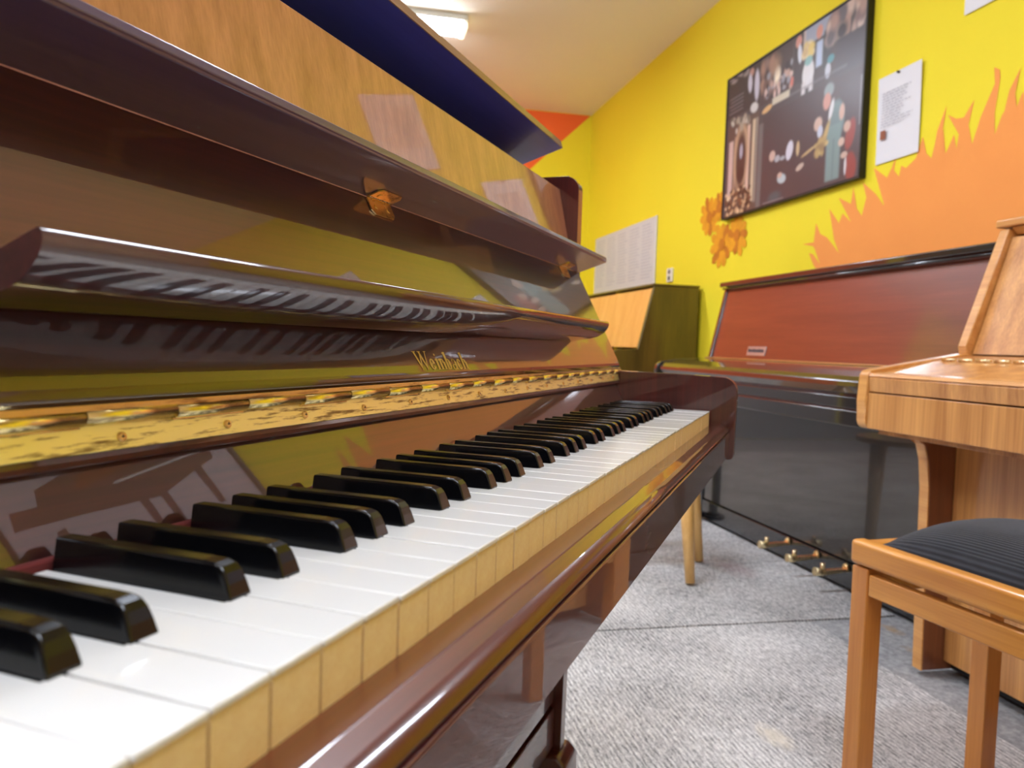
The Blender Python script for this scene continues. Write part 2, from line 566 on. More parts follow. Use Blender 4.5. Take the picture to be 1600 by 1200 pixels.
pts = [(3.9, 0.02), (3.75, 0.7), (3.6, 0.55), (3.5, 0.95), (3.42, 0.8), (3.33, 1.1), (3.27, 1.02)] + MUR
x = 1.93
while x > 0.2:                                   # the grass goes on beyond the frame
    h = max(.3, 1.64 - max(0, 1.75 - x) * 0.75)
    pts += [(x, h - 0.07), (x - 0.02 - random.uniform(-.03, .05), h + random.uniform(0.02, 0.14))]
    x -= random.uniform(0.05, 0.10)
pts += [(0.15, 0.02)]
b = MB(fy)
b.poly([(a, h_ - 0.72) for a, h_ in pts], lambda a, h_: (a, WY - 0.0015, h_))
for (bu, bh, bw, bt) in [(1.90, 1.60, .035, .17), (2.30, 1.52, .03, .20), (1.99, 1.6, .03, .15), (1.72, 1.5, .04, .2), (2.55, 1.4, .03, .2)]:
    b.poly([(bu + bw, bh - .72), (bu + bw * .3, bh + bt * .6 - .72), (bu - .03, bh + bt - .72), (bu - bw * .5, bh + bt * .5 - .72), (bu - bw, bh - .72)], lambda a, h_: (a, WY - 0.0021, h_))
mo = b.build('grass_mural', M['orange_paint'], wall_y, fix=False)
mo['label'] = 'orange painted grass blades on the yellow wall'
# two painted flowers, petal by petal
b = MB(fy)
for ci, (cu, ch, cr_) in enumerate([(4.10, 1.60, .13), (3.93, 1.42, .14), (3.76, 1.45, .12), (3.98, 1.64, .09)]):
    npet = 11
    for k in range(npet):
        a = 2 * math.pi * k / npet + ci
        ca, sa = math.cos(a), math.sin(a)
        L_ = cr_ * random.uniform(.85, 1.1)
        wd = cr_ * .2
        q = [(.12 * L_, 0), (.45 * L_, wd), (.85 * L_, wd * .9), (L_, 0), (.85 * L_, -wd * .9), (.45 * L_, -wd)]
        d = 0.0015 + 0.00008 * (k + ci * 12)
        b.poly([(cu + px * ca - py * sa, ch - .72 + px * sa + py * ca) for px, py in q], lambda s, t, d=d: (s, WY - d, t), mi=k % 3 == 2)
    b.poly([(cu + .035 * math.cos(t), ch - .72 + .035 * math.sin(t)) for t in [i * math.pi / 6 for i in range(12)]], lambda s, t: (s, WY - 0.0056, t), mi=1)
fl = b.build('flower_mural', [M['flower1'], M['flower2']], wall_y, fix=False)
fl['label'] = 'painted golden flowers under the picture corner'
# deep orange field on the far wall, slanting down towards the left
b = MB(ff)
b.poly([(2.14, 2.125), (1.15, 1.18), (.9, .9), (.8, .05), (-1.55, .05), (-1.55, 2.125)], lambda a, h_: (UFAR - 0.0015, a, h_))
b.build('orange_field', M['orange_deep'], wall_f, fix=False)
b = MB(ff)
b.box(UFAR - .012, UFAR - .0005, -1.7, 2.14, FLOOR, 0.04)
b.build('dado', M['dado'], wall_f)
# a dark door in the far wall, seen only as a reflection
d1 = slab('door_1', UFAR - .05, UFAR - .002, -3.0, -1.75, FLOOR, 1.35, M['door'])
# second carpet seam strips are separate rugs
def rug(name, uu0, uu1, poly, label, seed):
    cu, cw = (uu0 + uu1) / 2, 0
    f = rf(cu, cw, FLOOR)
    bb = MB(f)
    bb.prism(poly, 2, FLOOR - 0.006, FLOOR - 0.0006)
    o = bb.build(name, M['rug_near'] if seed == 1 else M['rug_far'])
    o.location = uw(cu, cw, FLOOR)
    o.rotation_euler = (0, 0, PHI)
    return tag(o, label, 'carpet')


def ragged(p0, p1, n, amp):
    return [(p0[0] + (p1[0] - p0[0]) * i / n + random.uniform(-amp, amp), p0[1] + (p1[1] - p0[1]) * i / n + random.uniform(-amp, amp)) for i in range(n + 1)]


rug('carpet', 0, 1, [(-2.6, -1.6)] + [(1.905, -1.6)] + ragged((1.903, -1.5), (1.90, 1.45), 50, .0022) + ragged((1.86, 1.455), (-2.6, 1.40), 60, .004), 'grey ribbed carpet in the foreground under the near piano and bench', 1)
rug('carpet', 3, 4, [(1.915, -1.6)] + [(5.6, -1.6), (5.6, 1.765)] + [(1.916, 1.765)] + ragged((1.914, 1.7), (1.913, -1.55), 50, .0022), 'grey ribbed carpet beyond the seam, running up to the black piano', 2)

# ------------------------------------------------------------------ near piano
PX0, PX1 = -0.157, 1.097                    # inner faces of the arms
piano = bpy.data.objects.new('upright_piano', None)
piano.location = (0.47, 0.2, 0)
C.objects.link(piano)
tag(piano, 'glossy mahogany upright piano in the foreground, fallboard open, gold lettering above its keys', 'piano')
pf = lambda x, y, z: (x - 0.47, y - 0.2, z + Z0)
def P_():
    return MB(pf)


XL, XR = -0.180, 1.120
# side planks with forward arms (one outline each)
side = [(0.44, FLOOR + .12), (0.44, 0.366)] + [(0.24, 0.366)] + arc(0.2445, 0.344, 0.0215, 90, 180, 7)[1:] + [(0.2225, 0.10), (0.2225, 0.0545)] + \
       [(0.147, 0.0545), (0.06, 0.0535)] + arc(-0.0145, 0.029, 0.0225, 88, 180, 8) + [(-0.036, -0.066)] + arc(-0.030, -0.068, 0.006, 180, 270, 3)[1:] + [(0.20, -0.075), (0.215, -0.09), (0.22, FLOOR + .12)]
for x0, x1 in ((XL, PX0), (PX1, XR)):
    b = P_()
    b.prism(side, 0, x0, x1)
    b.build('side_panel', M['mahogany_case'], piano, bevel=0.0022, seg=3)
# toe blocks and front legs
for x0, x1 in ((XL, PX0), (PX1, XR)):
    b = P_()
    xm = (x0 + x1) / 2
    b.prism([(0.200, FLOOR + .055), (0.47, FLOOR + .055), (0.47, FLOOR + .135), (0.218, FLOOR + .135), (0.203, FLOOR + .12)], 0, xm - .035, xm + .035)
    tb = b.build('toe_block', M['mahogany_case'], piano, bevel=0.006)
    for yy in (0.235, 0.42):
        b = P_()
        b.tube((xm - .013, yy, FLOOR + .027), (xm + .013, yy, FLOOR + .027), .026, mi=0)
        b.box(xm - .004, xm + .004, yy - .01, yy + .01, FLOOR + .03, FLOOR + .06)
        b.build('caster', M['brass_old'], piano)
# key bed front board, slip
b = P_()
b.prism([(-0.029, -0.0315), (-0.0295, -0.0325), (-0.0295, -0.0665), (-0.028, -0.068), (0.21, -0.068), (0.21, -0.030), (-0.02, -0.030)], 0, PX0 + .0005, PX1 - .0005)
b.build('key_bed', M['mahogany'], piano, bevel=0.0)
b = P_()
sp = [(0.0035, -0.0222), (-0.0115, -0.0222)] + [(-0.0121, -0.02235), (-0.0125, -0.0226)] + [(-0.0205, -0.0238)] + arc(-0.0215, -0.0302, 0.0064, 84, 172, 8) + [(-0.0280, -0.0300), (0.0035, -0.0300)]
b.prism(sp, 0, PX0 + .0005, PX1 - .0005, smooth=0.2)
o = b.build('key_slip', M['mahogany_rail'], piano)
# lower panel, bottom rail, back
b = P_()
b.box(PX0 + .001, PX1 - .001, 0.235, 0.258, -0.505, -0.069)
b.build('knee_panel', M['mahogany'], piano, bevel=0.002)
b = P_()
b.box(PX0 + .001, PX1 - .001, 0.232, 0.26, -0.58, -0.512)
b.build('bottom_rail', M['mahogany_case'], piano, bevel=0.002)
b = P_()
b.box(PX0 + .001, PX1 - .001, 0.42, 0.438, FLOOR + .14, 0.33)
b.build('back_panel', M['black_soft'], piano)
# pedals under the rail
b = P_()
b.box(PX0 + .001, PX1 - .001, 0.25, 0.44, -0.60, -0.583)
b.build('bottom_board', M['mahogany_case'], piano)
for px_ in (0.41, 0.53):
    b = P_()
    b.hexa([(px_ - .01, .12, -.592), (px_ + .01, .12, -.592), (px_ + .008, .26, -.575), (px_ - .008, .26, -.575)], [(px_ - .01, .12, -.584), (px_ + .01, .12, -.584), (px_ + .008, .26, -.567), (px_ - .008, .26, -.567)])
    b.build('pedal', M['brass_pale'], piano, bevel=.002)
# upper panel (leans back slightly)
def yup(z):
    return 0.2398 + 0.215 * (z - 0.2743)


b = P_()
b.prism([(yup(0.10), 0.10), (yup(0.3457), 0.3457), (yup(0.3457) + .018, 0.3457), (yup(0.10) + .018, 0.10)], 0, PX0 + .001, PX1 - .0015)
b.build('upper_panel', M['mahogany_upright'], piano, bevel=0.0012)
# lid, raised at its front
c_, s_ = math.cos(math.radians(-18.5)), math.sin(math.radians(-18.5))
lx0, lx1 = XL - .002, XR + .004
f0 = (0.2612, 0.4185)
def lid_pt(s, t):
    return (f0[0] + s * c_ - t * s_, f0[1] + s * s_ + t * c_)


b = P_()
b.prism([lid_pt(0.0012, 0.0), lid_pt(0.19, 0), lid_pt(0.19, 0.013), lid_pt(0.0012, 0.013)], 0, lx0, lx1)
b.build('lid', M['dark_lid'], piano)
b = P_()
b.prism([lid_pt(0, 0.0003), lid_pt(0.0012, 0.0003), lid_pt(0.0012, 0.0128), lid_pt(0, 0.0128)], 0, lx0, lx1)
b.build('lid_edge', M['lid_edge'], piano)
b = P_()
b.tube((lx0 + .05, 0.4425, 0.362), (lx1 - .05, 0.4425, 0.362), .003)
b.build('lid_hinge', M['brass_old'], piano)

# fallboard, tilted back
TH = math.atan(0.508)
FN = (-math.cos(TH), math.sin(TH))          # outward normal in (y, z)
FT = (math.sin(TH), math.cos(TH))           # along the board, upwards
FB = (0.1482, 0.0711)                       # a point of its front face
def fp(t, n):
    """t up the board, n out of it"""
    return (FB[0] + t * FT[0] + n * FN[0], FB[1] + t * FT[1] + n * FN[1])


t_top = (0.2092 - 0.0711) / FT[1]
fbp = [fp(-0.0128, -0.009), fp(-0.0124, -0.0055), fp(-0.0108, -0.0026), fp(-0.0082, -0.0007), fp(-0.005, 0.0), fp(t_top, 0.0), fp(t_top, -0.016), fp(-0.0128, -0.016)]
b = P_()
b.prism(fbp, 0, PX0 + .0015, PX1 - .0015, smooth=0.3)
b.build('fallboard', M['mahogany'], piano)
# folding flap at its top
dy, dz = 0.171 - 0.2184, 0.2265 - 0.2092
L_ = math.hypot(dy, dz)
d1_ = (dy / L_, dz / L_)
n1_ = (-d1_[1] * -1, d1_[0] * -1)           # pointing up and back
n1_ = (d1_[1], -d1_[0])
def qp(s, t):
    return (0.2184 + s * d1_[0] + t * n1_[0], 0.2092 + .0004 + s * d1_[1] + t * n1_[1])


b = P_()
b.prism([qp(0.0005, 0), qp(L_ - .002, 0), qp(L_ - .001, .0015), qp(L_, .0025), qp(L_, .008), qp(L_ - .003, .011), qp(0.0005, .011)], 0, PX0 + .0015, PX1 - .0015)
flap = b.build('folding_flap', M['mahogany_flap'], piano, bevel=0.0006)
# music ledge inside the fallboard
tc_ = (0.0971 - 0.0711) / FT[1]
prof = [(0, 0), (.006, -.0021), (.012, -.004), (.018, -.0058), (.024, -.0075), (.029, -.0087), (.034, -.0096), (.0385, -.0096), (.043, -.0091), (.0468, -.0082), (.050, -.0069), (.053, -.0051), (.0552, -.0028), (.0562, -.0004), (.0562, .0014), (.055, .0026), (.03, .005), (0, .008)]
b = P_()
b.prism([fp(tc_ + t, n + .0003) for n, t in prof], 0, 0.066, 0.872, smooth=0.45)
ledge = b.build('music_ledge', M['mahogany'], piano)
# small flap hinges
def flap_hinge(cx):
    b = P_()
    o1 = 0.0003
    # leaf on the fallboard (trapezoid), leaf on the flap
    def leaf(sgn, m_=0):
        pl = [(-.019, .0015), (.019, .0015), (.019, .0125), (.015, .0165), (-.015, .0165), (-.019, .0125)]
        a_, b_ = [], []
        for s, t in pl:
            for lst, th in ((a_, 0.0004), (b_, 0.0016)):
                if sgn < 0:
                    y_, z_ = fp(t_top - t, th)
                else:
                    y_, z_ = qp(t, -th)
                lst.append((cx + s, y_, z_))
        b.hexa(a_, b_, m_)
    leaf(-1)
    leaf(1)
    ky, kz = fp(t_top, 0.0022)
    hd = b.build('flap_hinge', M['brass_old'], piano)
    for k in range(5):
        kb = P_()
        kb.tube((cx - .019 + k * .0076 + .0002, ky - .001, kz + .0003), (cx - .019 + (k + 1) * .0076 - .0002, ky - .001, kz + .0003), .0021, mi=0)
        kb.build('knuckle', M['brass'], hd)
    for s in (-.010, .010):
        for sg in (-1, 1):
            y0_, z0_ = fp(t_top - .009, .0017) if sg < 0 else qp(.009, -.0017)
            y1_, z1_ = fp(t_top - .009, .0024) if sg < 0 else qp(.009, -.0024)
            kb = P_()
            kb.tube((cx + s, y0_, z0_), (cx + s, y1_, z1_), .0026, .0018, seg=12)
            kb.build('screw', M['brass_old'], hd)


for cx in (-0.075, 0.462, 1.006):
    flap_hinge(cx)
# hinge rail under the fallboard and the long brass hinge
b = P_()
b.prism([(0.1442, 0.0344), (0.1442, 0.0372), (0.1478, 0.0505), (0.19, 0.0505), (0.19, 0.0344)], 0, PX0 + .001, PX1 - .001)
b.build('hinge_rail', M['mahogany_case'], piano, bevel=0.0008)
b = P_()
b.prism([(0.1434, 0.0398), (0.1464, 0.0512), (0.1476, 0.0512), (0.1446, 0.0394)], 0, PX0 + .004, PX1 - .004)
leafo = b.build('brass_hinge', M['brass_leaf'], piano, bevel=.0003, seg=2)
b = P_()
b.prism([(0.1425, .0572), (0.1425, .0598), (0.1436, .0600), (0.1452, .0594), (0.1452, .0572)], 0, PX0 + .004, PX1 - .004)
b.build('upper_leaf', M['brass'], leafo)
k = 0
xk = 0.1102 - 0.0493 * 5
while xk + .0493 < PX1:
    b = P_()
    kk = 0.0006 if k % 2 else 0.0
    b.tube((xk + .0003, 0.1445, 0.0541 + kk), (xk + .0490, 0.1445, 0.0541 + kk), .0034, seg=20)
    if k % 2 == 0:
        b.box(xk + .0003, xk + .0490, 0.1448, 0.1462, 0.0500, 0.0545)
    else:
        b.box(xk + .0003, xk + .0490, 0.1448, 0.1462, 0.0545, 0.0590)
    b.build('knuckle', M['brass'], leafo)
    xk += .0493
    k += 1
xs = 0.1303 - 0.0658 * 4
while xs < PX1 - .01:
    b = P_()
    b.tube((xs, 0.1449, 0.0447), (xs, 0.1438, 0.0450), .0024, .0020, seg=14)
    b.tube((xs, 0.1438, 0.0450), (xs, 0.1436, 0.04505), .0020, .0012, seg=14)
    b.box(xs - .0010, xs + .0010, 0.14345, 0.1437, 0.0448, 0.0453, 1)
    b.box(xs - .00025, xs + .00025, 0.14345, 0.1437, 0.0440, 0.0460, 1)
    b.build('screw', [M['brass_old'], M['hole']], leafo)
    xs += .0658
# board behind the keys, leaning back
b = P_()
s0 = 0.40
b.prism([(0.150 + s0 * (-.010 - .039), -.010), (0.150, .0350), (0.166, .0340), (0.150, -.010)], 0, PX0 + .001, PX1 - .001)
b.build('name_board', M['mahogany'], piano)
b = P_()
b.box(PX0 + .002, PX1 - .002, 0.1325, 0.1405, -0.012, 0.0035)
b.build('felt_strip', M['felt_red'], piano, bevel=.001)
# key blocks at both ends
for x0, x1 in ((1.0835, PX1 - .0005), (PX0 + .0005, -0.1435)):
    b = P_()
    b.box(x0, x1, 0.012, 0.135, -0.028, -0.004)
    b.build('key_block', M['mahogany_case'], piano, bevel=.0015)

# keys -- white key k spans k*0.0235 .. (k+1)*0.0235 ; seams with a black key
PITCH = 0.0235
def note(k):
    """letter of white key k ; seam 3 is B|C, so key 3 is a C"""
    return 'CDEFGAB'[(k - 3) % 7]


OFF = {'C': -.0025, 'D': .0025, 'F': -.003, 'G': 0.0, 'A': .003}     # black key after this white key
BW = 0.0112
wm = {}
def white_meshes(k):
    n = note(k)
    left = 'CDEFGAB'[('CDEFGAB'.index(n) - 1) % 7]
    key = n + ('L' if k == -6 else '') + ('R' if k == 45 else '')
    if key in wm:
        return wm[key]
    g = 0.00045
    x0, x1 = g, PITCH - g
    tl, tr = x0, x1
    if left in OFF and k != -6:
        tl = OFF[left] + BW / 2 + .0006
    if n in OFF and k != 45:
        tr = PITCH + OFF[n] - BW / 2 - .0006
    yh = 0.0495
    out = []
    for (z0, z1, fr, ins, bev) in ((-0.0235, -0.0024, 0.0007, 0.0002, 0), (-0.00225, 0.0, 0.0, 0.0, 0.0005)):
        a0, a1, b0, b1 = x0 + ins, x1 - ins, tl + ins, tr - ins
        prof_ = [(a0, fr), (a1, fr), (a1, yh)]
        if b1 < a1 - 1e-5:
            prof_ += [(b1, yh)]
        prof_ += [(b1, .1322), (b0, .1322)]
        if b0 > a0 + 1e-5:
            prof_ += [(b0, yh)]
        prof_ += [(a0, yh)]
        mb = MB()
        mb.prism(prof_, 2, z0, z1)
        t = mb.build('tmp', M['key_wood'] if bev == 0 else M['white_key'], None, bevel=bev, seg=2)
        me = t.data
        me.name = 'key_body' if bev == 0 else 'key_top'
        bpy.data.objects.remove(t)
        out.append(me)
    wm[key] = out
    return out


for k in range(-6, 46):
    body, top = white_meshes(k)
    o = bpy.data.objects.new('white_key', body)
    C.objects.link(o)
    o.parent = piano
    jit = random.uniform(-.00025, .00025)
    x_, y_, z_ = pf(k * PITCH, random.uniform(-.0002, .0002), jit)
    o.location = (x_, y_, z_)
    t = bpy.data.objects.new('key_top', top)
    C.objects.link(t)
    t.parent = o
# black key
hw = BW / 2
secs = [(0.0465 + .0015, -0.004, hw), (0.048, 0.0, hw), (0.0492, 0.0045, hw - .0004), (0.0505, 0.0085, hw - .0009), (0.0525, 0.0110, hw - .0014), (0.0555, 0.0120, hw - .0017)]
mb = MB()
b0 = [(-hw, .048, -.004), (hw, .048, -.004), (hw, .1315, -.004), (-hw, .1315, -.004)]
rows = []
for y_, z_, h_ in secs[1:]:
    rows.append((y_, z_, h_))
vsx = []
# side outline (y,z) with half width by height
outl = [(0.048, -.004, hw), (0.048, 0.0008, hw), (0.0496, 0.0050, hw - .0005), (0.0512, 0.0085, hw - .0010), (0.0532, 0.0107, hw - .0014), (0.0562, 0.0117, hw - .0017), (0.062, 0.0120, hw - .0018), (0.1312, 0.0118, hw - .0018), (0.1315, -.004, hw)]
n_ = len(outl)
for sg in (-1, 1):
    for y_, z_, h_ in outl:
        vsx.append((sg * h_, y_, z_))
fs = [tuple(range(n_)), tuple(range(n_, 2 * n_))[::-1]] + [(i, i + n_, (i + 1) % n_ + n_, (i + 1) % n_) for i in range(n_)]
mb.add(vsx, fs)
t = mb.build('tmp', M['black_key'], None, bevel=.0009, seg=3)
bk = t.data
bk.name = 'black_key'
bpy.data.objects.remove(t)
for k in range(-6, 45):
    n = note(k)
    if n in OFF:
        o = bpy.data.objects.new('black_key', bk)
        C.objects.link(o)
        o.parent = piano
        o.location = pf((k + 1) * PITCH + OFF[n], 0, random.uniform(-.0003, .0003))

# gold lettering on the fallboard, strokes in a tall condensed roman
def letter_strokes():
    """list of outlines in letter units (cap height 1)"""
    G = {}
    def stem(x, w_, y0, y1, serif_b=True, serif_t='l'):
        out = [[(x, y0), (x + w_, y0), (x + w_, y1), (x, y1)]]
        if serif_b:
            out.append([(x - .06, y0), (x + w_ + .06, y0), (x + w_ + .06, y0 + .035), (x - .06, y0 + .035)])
        if serif_t == 'l':
            out.append([(x - .07, y1 - .07), (x, y1 - .02), (x, y1 - .14)])
        return out

    def ring(cx, cy, rx, ry, a0, a1, w_, n=14, thin=.35):
        o_, i_ = [], []
        for q in range(n + 1):
            a = math.radians(a0 + (a1 - a0) * q / n)
            ww = w_ * (thin + (1 - thin) * abs(math.cos(a)))
            o_.append((cx + rx * math.cos(a), cy + ry * math.sin(a)))
            i_.append((cx + (rx - ww) * math.cos(a), cy + (ry - ww * .8) * math.sin(a)))
        return [o_ + i_[::-1]]
    xh = .62
    G['W'] = (1.0, [[(.0, 1.0), (.14, 1.0), (.36, .18), (.30, .0)], [(.26, .0), (.34, .0), (.54, .86), (.50, 1.0), (.46, .9)],
                    [(.40, 1.0), (.54, 1.0), (.76, .18), (.70, .0)], [(.66, .0), (.74, .0), (.97, 1.0), (.91, 1.0)],
                    [(-.06, .965), (.22, .965), (.22, 1.0), (-.06, 1.0)], [(.36, .965), (.60, .965), (.60, 1.0), (.36, 1.0)], [(.84, .965), (1.04, .965), (1.04, 1.0), (.84, 1.0)]])
    G['e'] = (.50, ring(.24, xh / 2, .22, xh / 2, 8, 330, .2) + [[(.05, xh / 2 - .01), (.44, xh / 2 + .03), (.44, xh / 2 + .07), (.05, xh / 2 + .03)]])
    G['i'] = (.30, stem(.10, .18, 0, xh) + [[(.155 + .07 * math.cos(a), .83 + .07 * math.sin(a)) for a in [j * math.pi / 5 for j in range(10)]]])
    G['n'] = (.56, stem(.08, .18, 0, xh) + stem(.37, .18, 0, xh * .7, serif_t='') + ring(.30, xh * .62, .18, xh * .38, 0, 150, .17))
    G['b'] = (.52, stem(.06, .18, 0, 1.0, serif_b=False) + ring(.26, xh / 2, .21, xh / 2, -150, 150, .2))
    G['a'] = (.50, stem(.30, .18, 0, xh * .75, serif_t='') + ring(.24, xh * .66, .17, xh * .34, 0, 160, .10) + ring(.20, xh * .25, .16, xh * .27, 40, 330, .10))
    G['c'] = (.44, ring(.23, xh / 2, .21, xh / 2, 50, 315, .2) + [[(.30, xh - .05), (.40, xh - .12), (.38, xh - .2), (.28, xh - .14)]])
    G['h'] = (.56, stem(.08, .18, 0, 1.0) + stem(.37, .18, 0, xh * .7, serif_t='') + ring(.30, xh * .62, .18, xh * .38, 0, 150, .17))
    return G


G = letter_strokes()
word = 'Weinbach'
tot = sum(G[c][0] for c in word)
x0t, x1t, t0, t1 = 0.4105, 0.5050, -0.0033, 0.0128
sx = (x1t - x0t) / tot
xx = x0t
lett_root = None
for ch in word:
    adv, outs = G[ch]
    b = P_()
    for ol in outs:
        pts3 = [(xx + a * sx, t0 + (t1 - t0) * c2 * 1.0 - (xx - x0t) * .010) for a, c2 in ol]
        b.poly(pts3, lambda a, c2: (a, *fp(c2, 0.00035)))
    o = b.build('letter', M['gold_text'], piano, fix=False)
    xx += adv * sx
    o['label'] = 'gold letter of the maker name on the fallboard'

# ------------------------------------------------------------------ black upright piano by the wall
BU1, BU0 = 3.30, 1.56
U0, W0 = 2.55, 1.8
bp = room_thing('upright_piano', U0, W0, FLOOR)
tag(bp, 'glossy black upright piano against the yellow wall with a small silver plate and brass pedals', 'piano')
fb = rf(U0, W0, FLOOR)
def B_():
    return MB(fb)


for ua, ub in ((BU1 - .03, BU1), (BU0, BU0 + .03)):
    b = B_()
    b.prism([(2.08, FLOOR + .03), (2.08, .40), (1.850, .40), (1.775, .06), (1.60, .05)] + [(1.525, .036), (1.505, .022), (1.50, .0), (1.50, -.105), (1.515, -.125), (1.72, -.125), (1.76, -.16), (1.765, FLOOR + .03)], 0, ua, ub)
    b.build('side_panel', M['black'], bp, bevel=.006)
    b = B_()
    b.box(ua - .002, ub + .002, 1.60, 2.08, FLOOR + .012, FLOOR + .06) if False else b.box(ua, ub, 1.74, 2.08, FLOOR + .004, FLOOR + .03)
    b.build('foot', M['black_soft'], bp, bevel=.003)
ia, ib = BU0 + .0305, BU1 - .0305
b = B_()
b.hexa([(ia, 1.784, .062), (ib, 1.784, .062), (ib, 1.804, .062), (ia, 1.804, .062)], [(ia, 1.8568, .4005), (ib, 1.8568, .4005), (ib, 1.8768, .4005), (ia, 1.8768, .4005)])
b.build('upper_panel', M['brown_panel'], bp)
b = B_()
b.box(BU0 - .012, BU1 + .012, 1.828, 2.10, .401, .424)
b.build('lid', M['black'], bp, bevel=.004)
b = B_()
b.tube((ia - .02, 1.835, .392), (ib + .02, 1.835, .392), .0045, mi=0)
b.build('lid_edge', M['black'], bp)
b = B_()
b.prism([(1.772, .056), (1.765, .060), (1.60, .046), (1.535, .030), (1.515, .016), (1.512, .0), (1.52, -.022), (1.60, -.022), (1.772, -.01)], 0, ia, ib)
b.build('fallboard', M['black'], bp, bevel=.003)
b = B_()
b.box(ia, ib, 1.745, 1.778, .0595, .0640)
b.build('fallboard_hinge', M['walnut_edge'], bp, bevel=.001)
b = B_()
b.box(ia, ib, 1.520, 1.60, -.066, -.032)
b.build('key_slip', M['black'], bp, bevel=.002)
b = B_()
b.box(ia, ib, 1.512, 1.76, -.118, -.072)
b.build('key_bed', M['black'], bp, bevel=.003)
b = B_()
b.box(ia, ib, 1.525, 1.75, -.0715, -.0665)
b.box(ia, ib, 1.53, 1.75, -.0315, -.0225)
b.build('shadow_gap', M['mahogany_case'], bp)
b = B_()
b.box(ia, ib, 1.772, 1.792, FLOOR + .10, -.119)
b.build('knee_panel', M['black'], bp, bevel=.002)
b = B_()
b.box(ia, ib, 1.766, 1.792, FLOOR + .010, FLOOR + .095)
b.build('bottom_rail', M['black'], bp, bevel=.002)
b = B_()
b.box(ia, ib, 2.04, 2.06, FLOOR + .04, .38)
b.build('back_panel', M['black_soft'], bp)
# leg with a round foot cup
for uu in (BU1 - .03,):
    b = B_()
    b.box(uu - .016, uu + .016, 1.690, 1.722, FLOOR + .034, -.126)
    lg = b.build('leg', M['black'], bp, bevel=.003)
    b = B_()
    b.tube((uu, 1.705, FLOOR + .003), (uu, 1.705, FLOOR + .018), .056, .052, seg=24)
    b.tube((uu, 1.705, FLOOR + .018), (uu, 1.705, FLOOR + .034), .038, .02, seg=24)
    b.build('foot_cup', M['black_soft'], lg)
# maker plate
b = B_()
yA = lambda z: 1.784 + (z - .062) * (.068 / .316)
pz0, pz1 = .078, .118
b.hexa([(2.80, yA(pz0) - .0005, pz0), (2.95, yA(pz0) - .0005, pz0), (2.95, yA(pz0) - .003, pz0), (2.80, yA(pz0) - .003, pz0)], [(2.80, yA(pz1) - .0005, pz1), (2.95, yA(pz1) - .0005, pz1), (2.95, yA(pz1) - .003, pz1), (2.80, yA(pz1) - .003, pz1)])
pl_ = b.build('name_plate', M['silver'], bp, bevel=.0008)
b = B_()
for i in range(9):                       # blurred, unreadable marks on the plate
    ua = 2.938 - i * .0142
    hgt = .013 if i % 3 else .018
    b.box(ua - .009, ua, yA(.098) - .0044, yA(.098) - .0028, .098 - hgt / 2, .098 + hgt / 2)
b.build('plate_marks', M['dark_ink'], pl_)
# pedals: brass toes with raised ends
def pedal(uc, parent, frame, w_hinge=1.766, tip=1.640, z=-.632):
    b = MB(frame)
    b.hexa([(uc - .010, w_hinge, z), (uc + .010, w_hinge, z), (uc + .013, tip + .030, z - .008), (uc - .013, tip + .030, z - .008)], [(uc - .010, w_hinge, z + .010), (uc + .010, w_hinge, z + .010), (uc + .013, tip + .030, z + .006), (uc - .013, tip + .030, z + .006)])
    b.tube((uc, tip + .030, z - .001), (uc, tip, z + .002), .013, .015, seg=16)
    o_ = b.build('pedal', M['brass_pale'], parent)
    b = MB(frame)
    b.tube((uc, tip + .030, z + .004), (uc, tip + .030, z + .030), .008, .008, seg=14)
    b.build('pedal_post', M['brass_pale'], o_)
    b = MB(frame)
    b.tube((uc - .0, w_hinge - .004, z + .012), (uc, w_hinge - .012, z + .012), .016, .012, seg=14)
    b.build('pedal_collar', M['brass_old'], o_)


for uc in (2.52, 2.33, 2.16):
    pedal(uc, bp, fb, z=-.652)

# ------------------------------------------------------------------ light walnut piano on the right
LU1, LU0 = 1.535, 0.08
lp = room_thing('upright_piano', .8, 1.6, FLOOR)
tag(lp, 'light walnut upright piano with closed fallboard at the right edge, behind the cushioned bench', 'piano')
fl_ = rf(.8, 1.6, FLOOR)
def L__():
    return MB(fl_)


for ua, ub in ((LU1 - .033, LU1), (LU0, LU0 + .033)):
    b = L__()
    b.prism([(2.02, .0), (2.02, .08), (1.585, .105), (1.33, .060)] + arc(1.325, .040, .018, 95, 180, 5) + [(1.303, -.02), (1.307, -.07)] + arc(1.325, -.070, .018, 180, 265, 5) + [(1.40, -.095), (2.02, -.17)], 0, ua, ub)
    b.build('arm', M['walnut_edge'], lp, bevel=.004)
    b = L__()
    b.prism([(1.99, FLOOR + .01), (1.99, -.16), (1.435, -.096), (1.462, -.105), (1.485, -.13), (1.4975, -.17), (1.505, -.24), (1.515, FLOOR + .01)], 0, ua + .001, ub - .001)
    b.build('side_panel', M['walnut_dark'], lp, bevel=.003)
    b = L__()
    b.prism([(1.431, -.0955), (1.459, -.102), (1.481, -.127), (1.493, -.168), (1.5005, -.24), (1.5105, FLOOR + .01), (1.5145, FLOOR + .01), (1.5045, -.24), (1.497, -.17), (1.4845, -.13), (1.4615, -.105), (1.4345, -.0965)], 0, ua + .001, ub - .001)
    b.build('edge_band', M['walnut_edge'], lp)
    b = L__()
    b.prism([(1.592, .104), (1.588, .125), (1.695, .427), (2.02, .427), (2.02, .05)], 0, ua + .002, ub - .002)
    b.build('upper_side', M['walnut_edge'], lp, bevel=.003)
ja, jb = LU0 + .034, LU1 - .034
b = L__()
b.prism([(1.313, .0045), (1.310, .038), (1.316, .047), (1.34, .051), (1.49, .085), (1.49, .07), (1.35, .0045)], 0, ja, jb)
b.build('fallboard', M['walnut'], lp, bevel=.0015)
b = L__()
